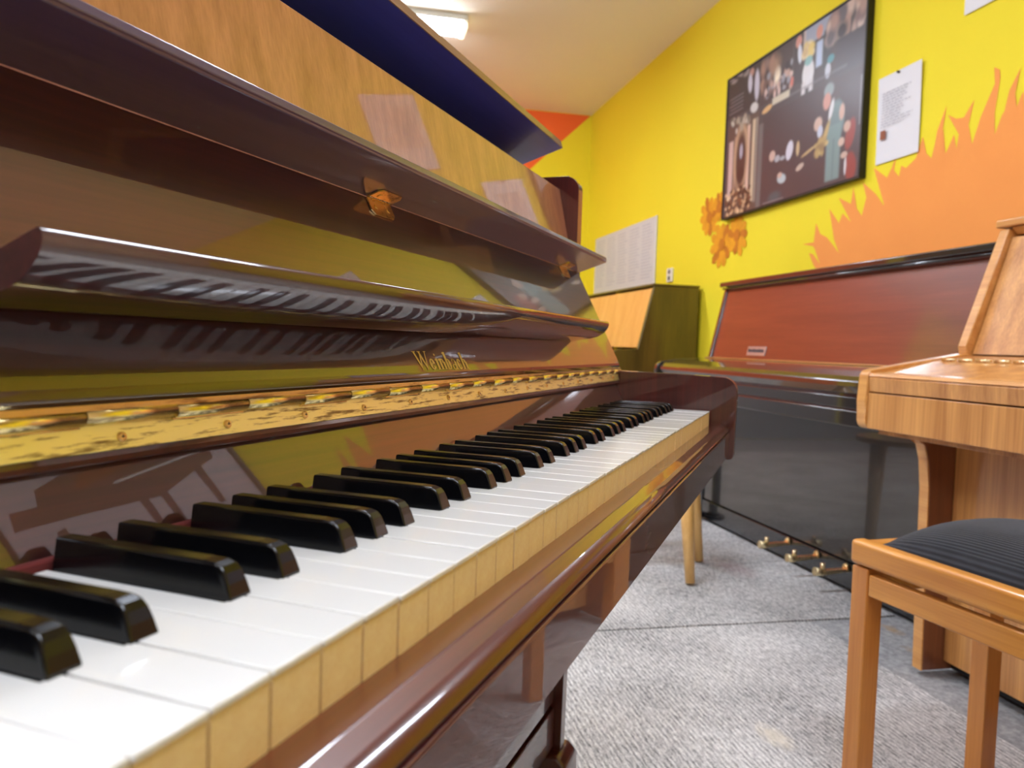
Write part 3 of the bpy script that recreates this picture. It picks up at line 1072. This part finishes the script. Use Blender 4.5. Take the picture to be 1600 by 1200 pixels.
b.prism([(1.3085, .042), (1.314, .050), (1.338, .0535), (1.345, .0505), (1.32, .044)], 0, ja, jb)
b.build('fallboard_edge', M['walnut_edge'], lp, bevel=.001)
b = L__()
b.box(ja, jb, 1.311, 1.34, -.086, .001)
b.build('key_slip', M['walnut'], lp, bevel=.0015)
b = L__()
b.box(ja, jb, 1.345, 1.60, -.10, -.055)
b.build('key_bed', M['walnut'], lp, bevel=.001)
b = L__()
b.hexa([(ja, 1.491, .066), (jb, 1.491, .066), (jb, 1.62, .082), (ja, 1.62, .082)], [(ja, 1.491, .0855), (jb, 1.491, .0855), (jb, 1.62, .104), (ja, 1.62, .104)])
b.build('top_shelf', M['walnut_top'], lp, bevel=.001)
# piano hinge, knuckle by knuckle
hg = None
i = 0
uu = jb - .03
while uu > ja + .06:
    b = L__()
    b.tube((uu, 1.492, .0885), (uu - .042, 1.492, .0885), .0042, seg=12)
    o_ = b.build('hinge_knuckle', M['brass_pale'], lp)
    uu -= .052
b = L__()
b.hexa([(ja, 1.605, .105), (jb, 1.605, .105), (jb, 1.623, .105), (ja, 1.623, .105)], [(ja, 1.704, .405), (jb, 1.704, .405), (jb, 1.722, .405), (ja, 1.722, .405)])
b.build('upper_panel', M['walnut'], lp)
b = L__()
b.hexa([(ja, 1.716, .412), (jb, 1.716, .412), (jb, 2.0, .412), (ja, 2.0, .412)], [(ja, 1.698, .430), (jb, 1.698, .430), (jb, 2.0, .430), (ja, 2.0, .430)])
b.build('top_rail', M['walnut_edge'], lp, bevel=.002)
b = L__()
b.box(LU0 - .01, LU1 + .006, 1.688, 2.05, .4315, .452)
b.build('lid', M['walnut_edge'], lp, bevel=.004)
b = L__()
b.box(ja, jb, 1.575, 1.593, FLOOR + .035, -.101)
b.build('knee_panel', M['walnut'], lp)
b = L__()
b.box(ja, jb, 1.60, 1.62, FLOOR + .012, FLOOR + .034)
b.build('toe_kick', M['black_soft'], lp)
b = L__()
b.box(ja, jb, 1.97, 1.985, FLOOR + .04, .40)
b.build('back_panel', M['black_soft'], lp)

# ------------------------------------------------------------------ honey-fronted piano in the far corner
HU0, HU1 = 4.15, 5.62
hp = room_thing('upright_piano', 4.9, 1.9, FLOOR)
tag(hp, 'orange-wood piano with a dark brown side, far along the wall under the white sheet', 'piano')
fh = rf(4.9, 1.9, FLOOR)
def H_():
    return MB(fh)


for ua, ub in ((HU0, HU0 + .025), (HU1 - .025, HU1)):
    b = H_()
    b.prism([(2.125, FLOOR + .02), (2.125, .466), (1.838, .466), (1.752, .09), (1.62, .082), (1.60, .07), (1.60, -.10), (1.72, -.11), (1.735, -.16), (1.735, FLOOR + .02)], 0, ua, ub)
    b.build('side_panel', M['olive_side'], hp, bevel=.003)
b = H_()
b.hexa([(HU0 + .0255, 1.758, .10), (HU1 - .0255, 1.758, .10), (HU1 - .0255, 1.778, .10), (HU0 + .0255, 1.778, .10)], [(HU0 + .0255, 1.836, .452), (HU1 - .0255, 1.836, .452), (HU1 - .0255, 1.856, .452), (HU0 + .0255, 1.856, .452)])
b.build('upper_panel', M['honey'], hp)
b = H_()
b.box(HU0 - .004, HU1 + .004, 1.826, 2.13, .467, .480)
b.build('lid', M['olive_side'], hp, bevel=.003)
b = H_()
b.prism([(1.612, .03), (1.612, .068), (1.63, .078), (1.757, .088), (1.757, .03)], 0, HU0 + .0255, HU1 - .0255)
b.build('fallboard', M['black'], hp, bevel=.003)
b = H_()
b.box(HU0 + .0255, HU1 - .0255, 1.606, 1.73, -.10, .027)
b.build('key_bed', M['mahogany_case'], hp, bevel=.003)
b = H_()
b.box(HU0 + .0255, HU1 - .0255, 1.745, 1.765, FLOOR + .03, -.101)
b.build('knee_panel', M['honey'], hp)

# ------------------------------------------------------------------ cushioned bench
BA = math.radians(39.6)
bench = bpy.data.objects.new('piano_bench', None)
C.objects.link(bench)
bench.location = (1.3534, -0.2209, 0)
bench.rotation_euler = (0, 0, BA + math.pi)          # local x towards the camera end, local y towards the walnut piano
tag(bench, 'beech piano bench with a black ribbed cushion, in front of the walnut piano', 'bench')
LB, DB = .52, .336
zt, zb = .72 - .229, .72 - .272
b = MB()
b.box(0, LB, 0, .03, zb, zt)
b.build('side_rail', M['bench_wood'], bench, bevel=.008, seg=4)
b = MB()
b.box(0, LB, DB - .03, DB, zb, zt)
b.build('side_rail', M['bench_wood'], bench, bevel=.008, seg=4)
for x0, x1 in ((0.002, .030), (LB - .03, LB - .002)):
    b = MB()
    b.box(x0, x1, .0302, DB - .0302, zb + .002, zt - .004)
    b.build('end_rail', M['bench_wood'], bench, bevel=.004)
for lx, ly in ((.004, .004), (.004, DB - .040), (LB - .04, .004), (LB - .04, DB - .040)):
    b = MB()
    b.box(lx, lx + .036, ly, ly + .036, 0, zb - .003)
    b.build('leg', M['bench_leg'], bench, bevel=.0022)
    b = MB()
    b.tube((lx + .018, ly + .018, zb - .003), (lx + .018, ly + .018, zb + .004), .006)
    b.build('spacer', M['black_soft'], bench)
for ly in (.006, DB - .024):
    b = MB()
    b.box(.0402, LB - .0402, ly, ly + .018, .72 - .321, .72 - .283)
    b.build('stretcher', M['bench_wood'], bench, bevel=.003)
for lx in (.012, LB - .030):
    b = MB()
    b.box(lx, lx + .018, .0402, DB - .0402, .72 - .321, .72 - .283)
    b.build('stretcher', M['bench_wood'], bench, bevel=.003)
# cushion: domed grid
nx, ny = 28, 22
cv, cf = [], []
for i in range(nx + 1):
    for j in range(ny + 1):
        s, t = i / nx * 2 - 1, j / ny * 2 - 1
        X = .031 + (LB - .062) * (s + 1) / 2
        Y = .031 + (DB - .062) * (t + 1) / 2
        h_ = .004 + .072 * (max(0, 1 - abs(s) ** 3.2) ** .62) * (max(0, 1 - abs(t) ** 2.6) ** .62)
        cv.append((X, Y, zt - .012 + h_))
for i in range(nx):
    for j in range(ny):
        a = i * (ny + 1) + j
        cf.append((a, a + ny + 1, a + ny + 2, a + 1))
nb = len(cv)
ring_ = [i * (ny + 1) for i in range(nx + 1)] + [nx * (ny + 1) + j for j in range(1, ny + 1)] + [i * (ny + 1) + ny for i in range(nx - 1, -1, -1)] + [j for j in range(ny - 1, 0, -1)]
for q in ring_:
    cv.append((cv[q][0], cv[q][1], zb + .004))
for i in range(len(ring_)):
    j = (i + 1) % len(ring_)
    cf.append((ring_[i], ring_[j], nb + j, nb + i))
cf.append(tuple(nb + i for i in range(len(ring_))))
b = MB()
b.add(cv, cf, 0, True)
cu_ = b.build('cushion', M['corduroy'], bench)

# ------------------------------------------------------------------ beech stool, mostly behind the near piano
st = room_thing('stool', 2.52, 1.27, FLOOR)
tag(st, 'stool with pale splayed beech legs, mostly hidden behind the near piano', 'stool')
fs_ = rf(2.52, 1.27, FLOOR)
feet = [(2.279, 1.239), (2.548, 1.403), (2.79, 1.20), (2.50, 1.03)]
for fu, fw_ in feet:
    tu, tw = 2.56 + (fu - 2.52) * .62, 1.245 + (fw_ - 1.22) * .62
    b = MB(fs_)
    b.tube((fu, fw_, FLOOR + .005), (tu, tw, -.262), .0165, .030, seg=16)
    b.build('leg', M['beech'], st)
b = MB(fs_)
cs = [(2.58 + .185 * math.cos(t), 1.245 + .17 * math.sin(t)) for t in [i * 2 * math.pi / 40 for i in range(40)]]
b.prism(cs, 2, -.261, -.238)
b.build('seat', M['stool_seat'], st, bevel=.006)

# ------------------------------------------------------------------ things on the yellow wall
def wall_panel(name, u0, u1, z0, z1, th, m_, label, cat, group=None, gap=.004, bevel=0.0):
    uc, zc = (u0 + u1) / 2, z0
    e = room_thing(name, uc, WY - gap, zc)
    f = rf(uc, WY - gap, zc)
    b = MB(f)
    b.box(u0, u1, WY - gap - th, WY - gap, z0, z1)
    return e, f


def txt_lines(f, u0, u1, z_top, dz_, n, wv, m_, parent, name='text_line', fill=(0.6, 1.0), h_=.003):
    b = MB(f)
    for i in range(n):
        zz_ = z_top - i * dz_
        uu = u1 - .0
        end = u0 + (u1 - u0) * (1 - random.uniform(*fill))
        while uu > end:
            wl = random.uniform(.008, .03)
            b.add([(uu, wv, zz_), (max(uu - wl, end), wv, zz_), (max(uu - wl, end), wv, zz_ + h_), (uu, wv, zz_ + h_)], [(0, 1, 2, 3)])
            uu -= wl + .006
    return b.build(name, m_, parent, fix=False)


# framed picture: print made of a colour grid
PU0, PU1, PZ0, PZ1 = 2.697, 3.893, 0.828, 1.606
pic = room_thing('framed_picture', (PU0 + PU1) / 2, WY, PZ0)
tag(pic, 'large dark framed collage of musicians hanging on the yellow wall', 'picture')
fp_ = rf((PU0 + PU1) / 2, WY, PZ0)
b = MB(fp_)
fw2 = .010
for (a0, a1, c0, c1) in ((PU0, PU1, PZ0, PZ0 + fw2), (PU0, PU1, PZ1 - fw2, PZ1), (PU0, PU0 + fw2, PZ0 + fw2, PZ1 - fw2), (PU1 - fw2, PU1, PZ0 + fw2, PZ1 - fw2)):
    b.box(a0, a1, WY - .034, WY - .004, c0, c1)
b.build('frame', M['black_soft'], pic)
NW, NH = 260, 170
W_, H_2 = PU1 - PU0, PZ1 - PZ0
SX, SY = np.meshgrid(np.linspace(0, 1, NW), np.linspace(0, 1, NH))     # x from the left (far) end, y from the bottom
img = np.zeros((NH, NW, 3)) + np.array(srgb(80, 74, 76)[:3])  # ground lifted to grey: hazy reflection over the picture painted into the print
img += rng.normal(0, .003, img.shape)
def blob(cx, cy, rx, ry, col, ang=0, soft=.35, a=1.0):
    global img
    c_, s_ = math.cos(math.radians(ang)), math.sin(math.radians(ang))
    dx, dy = (SX - cx) * W_ / H_2, (SY - cy)
    X_ = (dx * c_ + dy * s_) / rx
    Y_ = (-dx * s_ + dy * c_) / ry
    d = np.sqrt(X_ ** 2 + Y_ ** 2)
    k_ = np.clip((1 + soft / 2 - d) / soft, 0, 1)[..., None] * a
    img = img * (1 - k_) + np.array(srgb(*col)[:3]) * k_
def rect(x0, x1, y0, y1, col, a=1.0, soft=.012):
    global img
    k_ = np.clip((SX - x0) / soft + .5, 0, 1) * np.clip((x1 - SX) / soft + .5, 0, 1) * np.clip((SY - y0) / soft + .5, 0, 1) * np.clip((y1 - SY) / soft + .5, 0, 1)
    k_ = k_[..., None] * a
    img = img * (1 - k_) + np.array(srgb(*col)[:3]) * k_
def fuzz(n, x0, x1, y0, y1, rx, ry, cols, soft=.8, ang=0):
    for _ in range(n):
        blob(rng.uniform(x0, x1), rng.uniform(y0, y1), rx * rng.uniform(.6, 1.3), ry * rng.uniform(.6, 1.3), cols[rng.integers(len(cols))], rng.uniform(-ang, ang), soft)


# stage background, altar column at the left edge
rect(.33, .99, .0, .60, (78, 68, 70))
rect(.02, .30, .0, .66, (96, 80, 72)); rect(.30, .335, .0, .56, (116, 118, 116), .8)
rect(.035, .075, .12, .54, (206, 180, 172)); rect(.085, .10, .15, .56, (170, 140, 120)); rect(.20, .225, .12, .60, (216, 190, 172)); rect(.245, .27, .06, .62, (206, 190, 160)); rect(.275, .29, .05, .62, (150, 146, 136))
blob(.15, .40, .10, .24, (196, 164, 132), soft=.3); blob(.15, .38, .070, .20, (82, 62, 56), soft=.4); blob(.15, .44, .022, .05, (176, 176, 190), soft=.6); blob(.15, .28, .05, .05, (72, 52, 48), soft=.5)
fuzz(110, .02, .25, .01, .19, .016, .014, [(198, 166, 128), (84, 60, 48), (226, 198, 160), (120, 82, 60), (66, 46, 40)])
fuzz(22, .03, .22, .60, .70, .022, .022, [(170, 160, 142), (110, 104, 92), (196, 192, 180)])
# top left: two in white sleeves, captions
rect(.0, .30, .71, 1.0, (62, 54, 56)); fuzz(8, .02, .18, .96, 1.0, .03, .012, [(150, 138, 136)])
blob(.215, .955, .030, .028, (186, 142, 128)); blob(.205, .885, .028, .065, (198, 198, 212), 6); blob(.265, .845, .032, .105, (196, 196, 210), 3)
for i in range(5):
    rect(.02 + .01 * (i % 2), .15, .74 + i * .026, .747 + i * .026, (138, 134, 140), .75, .004)
blob(.25, .70, .05, .034, (208, 208, 206), -12)
# orchestra and candles
rect(.30, .54, .68, 1.0, (74, 62, 64)); fuzz(26, .31, .42, .76, .95, .026, .04, [(166, 130, 112), (110, 84, 78), (140, 116, 108)], soft=1.0)
fuzz(60, .34, .54, .70, .86, .017, .02, [(190, 156, 142), (84, 66, 68), (214, 190, 182), (52, 46, 52), (150, 152, 162)])
blob(.43, .83, .035, .05, (252, 240, 214), soft=.8); blob(.42, .90, .05, .06, (160, 130, 106), soft=1, a=.6); blob(.545, .73, .02, .03, (206, 120, 108))
rect(.40, .53, .645, .690, (208, 204, 182)); blob(.36, .64, .062, .020, (214, 176, 122), 8)
# upper centre: gentlemen, flowers, cloth
rect(.555, .62, .70, 1.0, (66, 60, 64)); rect(.62, .80, .90, 1.0, (158, 166, 184)); rect(.615, .628, .82, 1.0, (202, 184, 176))
blob(.58, .955, .034, .036, (206, 146, 132)); blob(.592, .875, .022, .060, (214, 220, 232), 8); fuzz(16, .62, .68, .83, .92, .026, .026, [(222, 200, 120), (206, 180, 130), (232, 220, 180)])
blob(.655, .725, .060, .085, (222, 224, 226), soft=.2); rect(.615, .64, .61, .68, (214, 214, 216)); rect(.665, .69, .61, .68, (214, 214, 216)); blob(.655, .80, .04, .028, (140, 186, 184))
blob(.72, .935, .032, .040, (206, 144, 126)); rect(.705, .745, .73, .88, (182, 200, 224)); rect(.75, .80, .70, .92, (66, 72, 78)); blob(.785, .675, .026, .045, (196, 202, 212)); blob(.80, .735, .032, .024, (84, 146, 156))
fuzz(34, .78, .99, .84, 1.0, .036, .05, [(170, 140, 128), (128, 108, 108), (200, 178, 166), (104, 98, 104)], ang=40); blob(.93, .82, .02, .05, (176, 150, 138), soft=.8)
rect(.83, 1.0, .62, .82, (76, 72, 78)); blob(.86, .86, .05, .05, (66, 64, 70), soft=.8)
rect(.53, .90, .642, .656, (128, 124, 130), .55)
# the stage picture
blob(.80, .555, .045, .040, (146, 162, 162)); blob(.79, .495, .036, .048, (206, 152, 136)); blob(.855, .36, .070, .115, (116, 140, 140), 3, soft=.25); blob(.82, .435, .018, .060, (220, 224, 226), -16)
b0_ = .025
rect(.80, .885, b0_, .34, (124, 152, 150)); rect(.84, .848, b0_, .26, (98, 122, 122), .6)
blob(.74, .385, .040, .040, (208, 182, 166)); blob(.755, .335, .026, .036, (200, 210, 226)); blob(.79, .30, .020, .085, (196, 172, 116), -24, soft=.6); fuzz(14, .73, .80, .20, .28, .022, .022, [(182, 158, 104), (150, 128, 90), (206, 186, 130)])
blob(.885, .395, .024, .045, (208, 176, 158)); blob(.94, .25, .040, .085, (156, 72, 64), -14); blob(.92, .30, .03, .03, (200, 168, 150)); blob(.89, .225, .028, .024, (210, 184, 168)); blob(.95, .07, .048, .080, (152, 68, 60), 8); blob(.92, .08, .010, .05, (214, 214, 216)); blob(.91, .145, .03, .018, (200, 176, 160))
blob(.42, .31, .036, .034, (208, 182, 168)); blob(.46, .28, .030, .022, (178, 182, 188)); blob(.55, .30, .038, .060, (214, 216, 228), -14, soft=.2); blob(.50, .27, .03, .014, (170, 176, 182)); blob(.61, .29, .018, .045, (200, 180, 140)); blob(.685, .245, .075, .010, (188, 166, 120), 14); blob(.63, .17, .042, .018, (196, 182, 166), 14)
blob(.50, .14, .050, .030, (186, 200, 204), -10); blob(.485, .165, .028, .018, (206, 178, 164)); blob(.45, .04, .07, .03, (80, 94, 98), soft=.8)
rect(.985, .992, .28, .55, (140, 138, 142), .8, .004); rect(.36, .52, .010, .018, (140, 140, 142), .7, .004)
img = np.clip(img, 0, 1)
verts = []
uvx = np.linspace(PU1 - fw2 + .001, PU0 + fw2 - .001, NW)
zvx = np.linspace(PZ0 + fw2 - .001, PZ1 - fw2 + .001, NH)
for j in range(NH):
    for i in range(NW):
        verts.append(fp_(uvx[i], WY - .030, zvx[j]))
faces = [(j * NW + i, j * NW + i + 1, (j + 1) * NW + i + 1, (j + 1) * NW + i) for j in range(NH - 1) for i in range(NW - 1)]
me = bpy.data.meshes.new('print')
me.from_pydata(verts, [], faces)
ca = me.color_attributes.new('print_colour', 'FLOAT_COLOR', 'POINT')
ca.data.foreach_set('color', np.concatenate([img.reshape(-1, 3), np.ones((NW * NH, 1))], 1).ravel())
pm = bpy.data.materials.new('picture_print')
pm.use_nodes = True
pp = pm.node_tree.nodes['Principled BSDF']
at = pm.node_tree.nodes.new('ShaderNodeAttribute')
at.attribute_name = 'print_colour'
pm.node_tree.links.new(at.outputs['Color'], pp.inputs['Base Color'])
pp.inputs['Roughness'].default_value = 0.35
me.materials.append(pm)
po = bpy.data.objects.new('print', me)
C.objects.link(po)
po.parent = pic


def paper_sheet(u0, u1, z0, z1, label, n, curl=.0, square=None, group=None):
    e = room_thing('paper_notice', (u0 + u1) / 2, WY, z0)
    tag(e, label, 'paper', group)
    f = rf((u0 + u1) / 2, WY, z0)
    b = MB(f)
    nn = 8
    vs_, fs__ = [], []
    for j in range(nn + 1):
        zz_ = z0 + (z1 - z0) * j / nn
        off = .006 + curl * (j / nn) ** 2
        for dd in (0, .0015):
            vs_ += [(u0, WY - off - dd, zz_), (u1, WY - off * .8 - dd, zz_)]
    for j in range(nn):
        a = j * 4
        fs__ += [(a + 2, a + 3, a + 7, a + 6), (a, a + 4, a + 5, a + 1), (a, a + 2, a + 6, a + 4), (a + 1, a + 5, a + 7, a + 3)]
    fs__ += [(0, 1, 3, 2), (nn * 4, nn * 4 + 2, nn * 4 + 3, nn * 4 + 1)]
    b.add(vs_, fs__, 0, False)
    b.build('sheet', M['paper'], e)
    wv = WY - .0085 - curl
    txt_lines(f, u0 + .03, u1 - .03, z1 - .07, .011, n, wv, M['text_grey'], e)
    if square:
        b = MB(f)
        a0, a1, c0, c1 = square
        b.box(a0, a1, wv - .0005, wv, c0, c1)
        b.build('printed_square', M['stamp'], e)
    b = MB(f)
    b.tube(((u0 + u1) / 2, WY - .004, z1 - .008), ((u0 + u1) / 2, WY - .016 - curl, z1 - .008), .004, .005, seg=10)
    b.build('pin', M['hole'], e)
    return e


paper_sheet(2.395, 2.636, .866, 1.207, 'white paper notice with a small brown square, right of the framed picture', 13, .006, (2.575, 2.605, .957, .992))
paper_sheet(1.93, 2.208, 1.292, 1.66, 'white sheet at the top right corner, only its lower edge in view', 18, .004)
# second framed picture beyond the right edge of the frame: it shows as a reflection in the board behind the keys
Q0 = .57
e = room_thing('framed_picture', .74, WY, Q0)
tag(e, 'framed lilac-grey drawing of a brown grand piano, reflected in the board behind the keys', 'picture')
f = rf(.74, WY, Q0)
b = MB(f)
for (a0, a1, c0, c1) in ((.38, 1.10, Q0, Q0 + .012), (.38, 1.10, Q0 + .764, Q0 + .776), (.38, .392, Q0 + .012, Q0 + .764), (1.088, 1.10, Q0 + .012, Q0 + .764)):
    b.box(a0, a1, WY - .034, WY - .004, c0, c1)
b.build('frame', M['door'], e)
b = MB(f)
b.box(.393, 1.087, WY - .022, WY - .006, Q0 + .013, Q0 + .763)
b.build('sheet', M['lilac'], e)
b = MB(f)
def q_(pl, d, mi):
    b.poly([(.42 + (x_ - .10) * .76, y_ * .9 + .06 + Q0) for x_, y_ in pl], lambda a, c: (a, WY - .0225 - d, c), mi)
q_([(.90, .44), (.82, .60), (.62, .64), (.42, .60), (.24, .58), (.20, .48), (.46, .42), (.70, .38)], 0, 0)
q_([(.90, .38), (.92, .45), (.62, .44), (.30, .50), (.12, .54), (.10, .47), (.32, .42), (.62, .34)], .0004, 1)
q_([(.66, .50), (.60, .57), (.40, .56), (.36, .51)], .0004, 2)
for x_ in (.80, .62, .54, .22):
    q_([(x_, .40), (x_ + .035, .40), (x_ + .030, .20), (x_ + .005, .20)], .0008, 1)
q_([(.88, .425), (.88, .435), (.50, .475), (.50, .465)], .0010, 3)
b.build('drawing', [M['drawing_brown'], M['drawing_brown'], M['stamp'], M['paper']], e, fix=False)
# large notice sheet far along the wall
e = room_thing('notice_sheet', 5.5, WY, .548)
tag(e, 'large white sheet of fine print above the orange-wood piano', 'poster')
f = rf(5.5, WY, .548)
b = MB(f)
b.box(4.885, 6.2, WY - .009, WY - .005, .548, 1.011)
b.build('sheet', M['poster_paper'], e)
b = MB(f)
b.box(4.88, 4.892, WY - .012, WY - .004, .546, 1.013)
b.build('edge_strip', M['paper'], e)
for k in range(5):
    txt_lines(f, 4.93 + k * .25, 5.14 + k * .25, .97, .022, 18, WY - .0094, M['text_grey'], e, fill=(.7, 1.0), h_=.006)
# outlet
e = room_thing('wall_outlet', 4.625, WY, .538)
tag(e, 'small white double wall outlet beside the white sheet', 'outlet')
f = rf(4.625, WY, .538)
b = MB(f)
b.box(4.583, 4.667, WY - .014, WY - .0005, .538, .628)
b.build('cover', M['outlet'], e, bevel=.004)
for zc in (.562, .604):
    b = MB(f)
    b.tube((4.625, WY - .0152, zc), (4.625, WY - .0145, zc), .016, seg=18)
    b.build('socket', M['hole'], e)

# ------------------------------------------------------------------ ceiling lamps
def lamp(uc, wc, label, length=1.2):
    e = room_thing('ceiling_lamp', uc, wc, CEIL)
    tag(e, label, 'lamp', 'fluorescent ceiling lamps')
    f = rf(uc, wc, CEIL)
    b = MB(f)
    b.box(uc - .11, uc + .11, wc - length / 2, wc + length / 2, CEIL - .036, CEIL)
    b.build('housing', M['lamp_body'], e, bevel=.006)
    b = MB(f)
    for w_ in (wc - length / 2, wc + length / 2 - .03):
        b.box(uc - .092, uc + .092, w_, w_ + .03, CEIL - .080, CEIL - .0365)
    b.build('end_cap', M['lamp_cap'], e, bevel=.008)
    b = MB(f)
    hw_ = .09
    pr = [(uc - hw_, CEIL - .0365), (uc - hw_ * .94, CEIL - .062), (uc - hw_ * .6, CEIL - .078), (uc, CEIL - .083), (uc + hw_ * .6, CEIL - .078), (uc + hw_ * .94, CEIL - .062), (uc + hw_, CEIL - .0365)]
    b.prism([(a, c) for a, c in pr], 1, wc - length / 2 + .03, wc + length / 2 - .03, smooth=3)
    b.build('diffuser', M['lamp_glass'], e)
    return e


for i, (lu, lw) in enumerate(LAMPS):
    lb = 'lit fluorescent ceiling lamp, its end showing past the raised lid of the near piano' if i == 0 else 'lit fluorescent ceiling lamp out of the frame'
    lamp(lu, lw, lb)
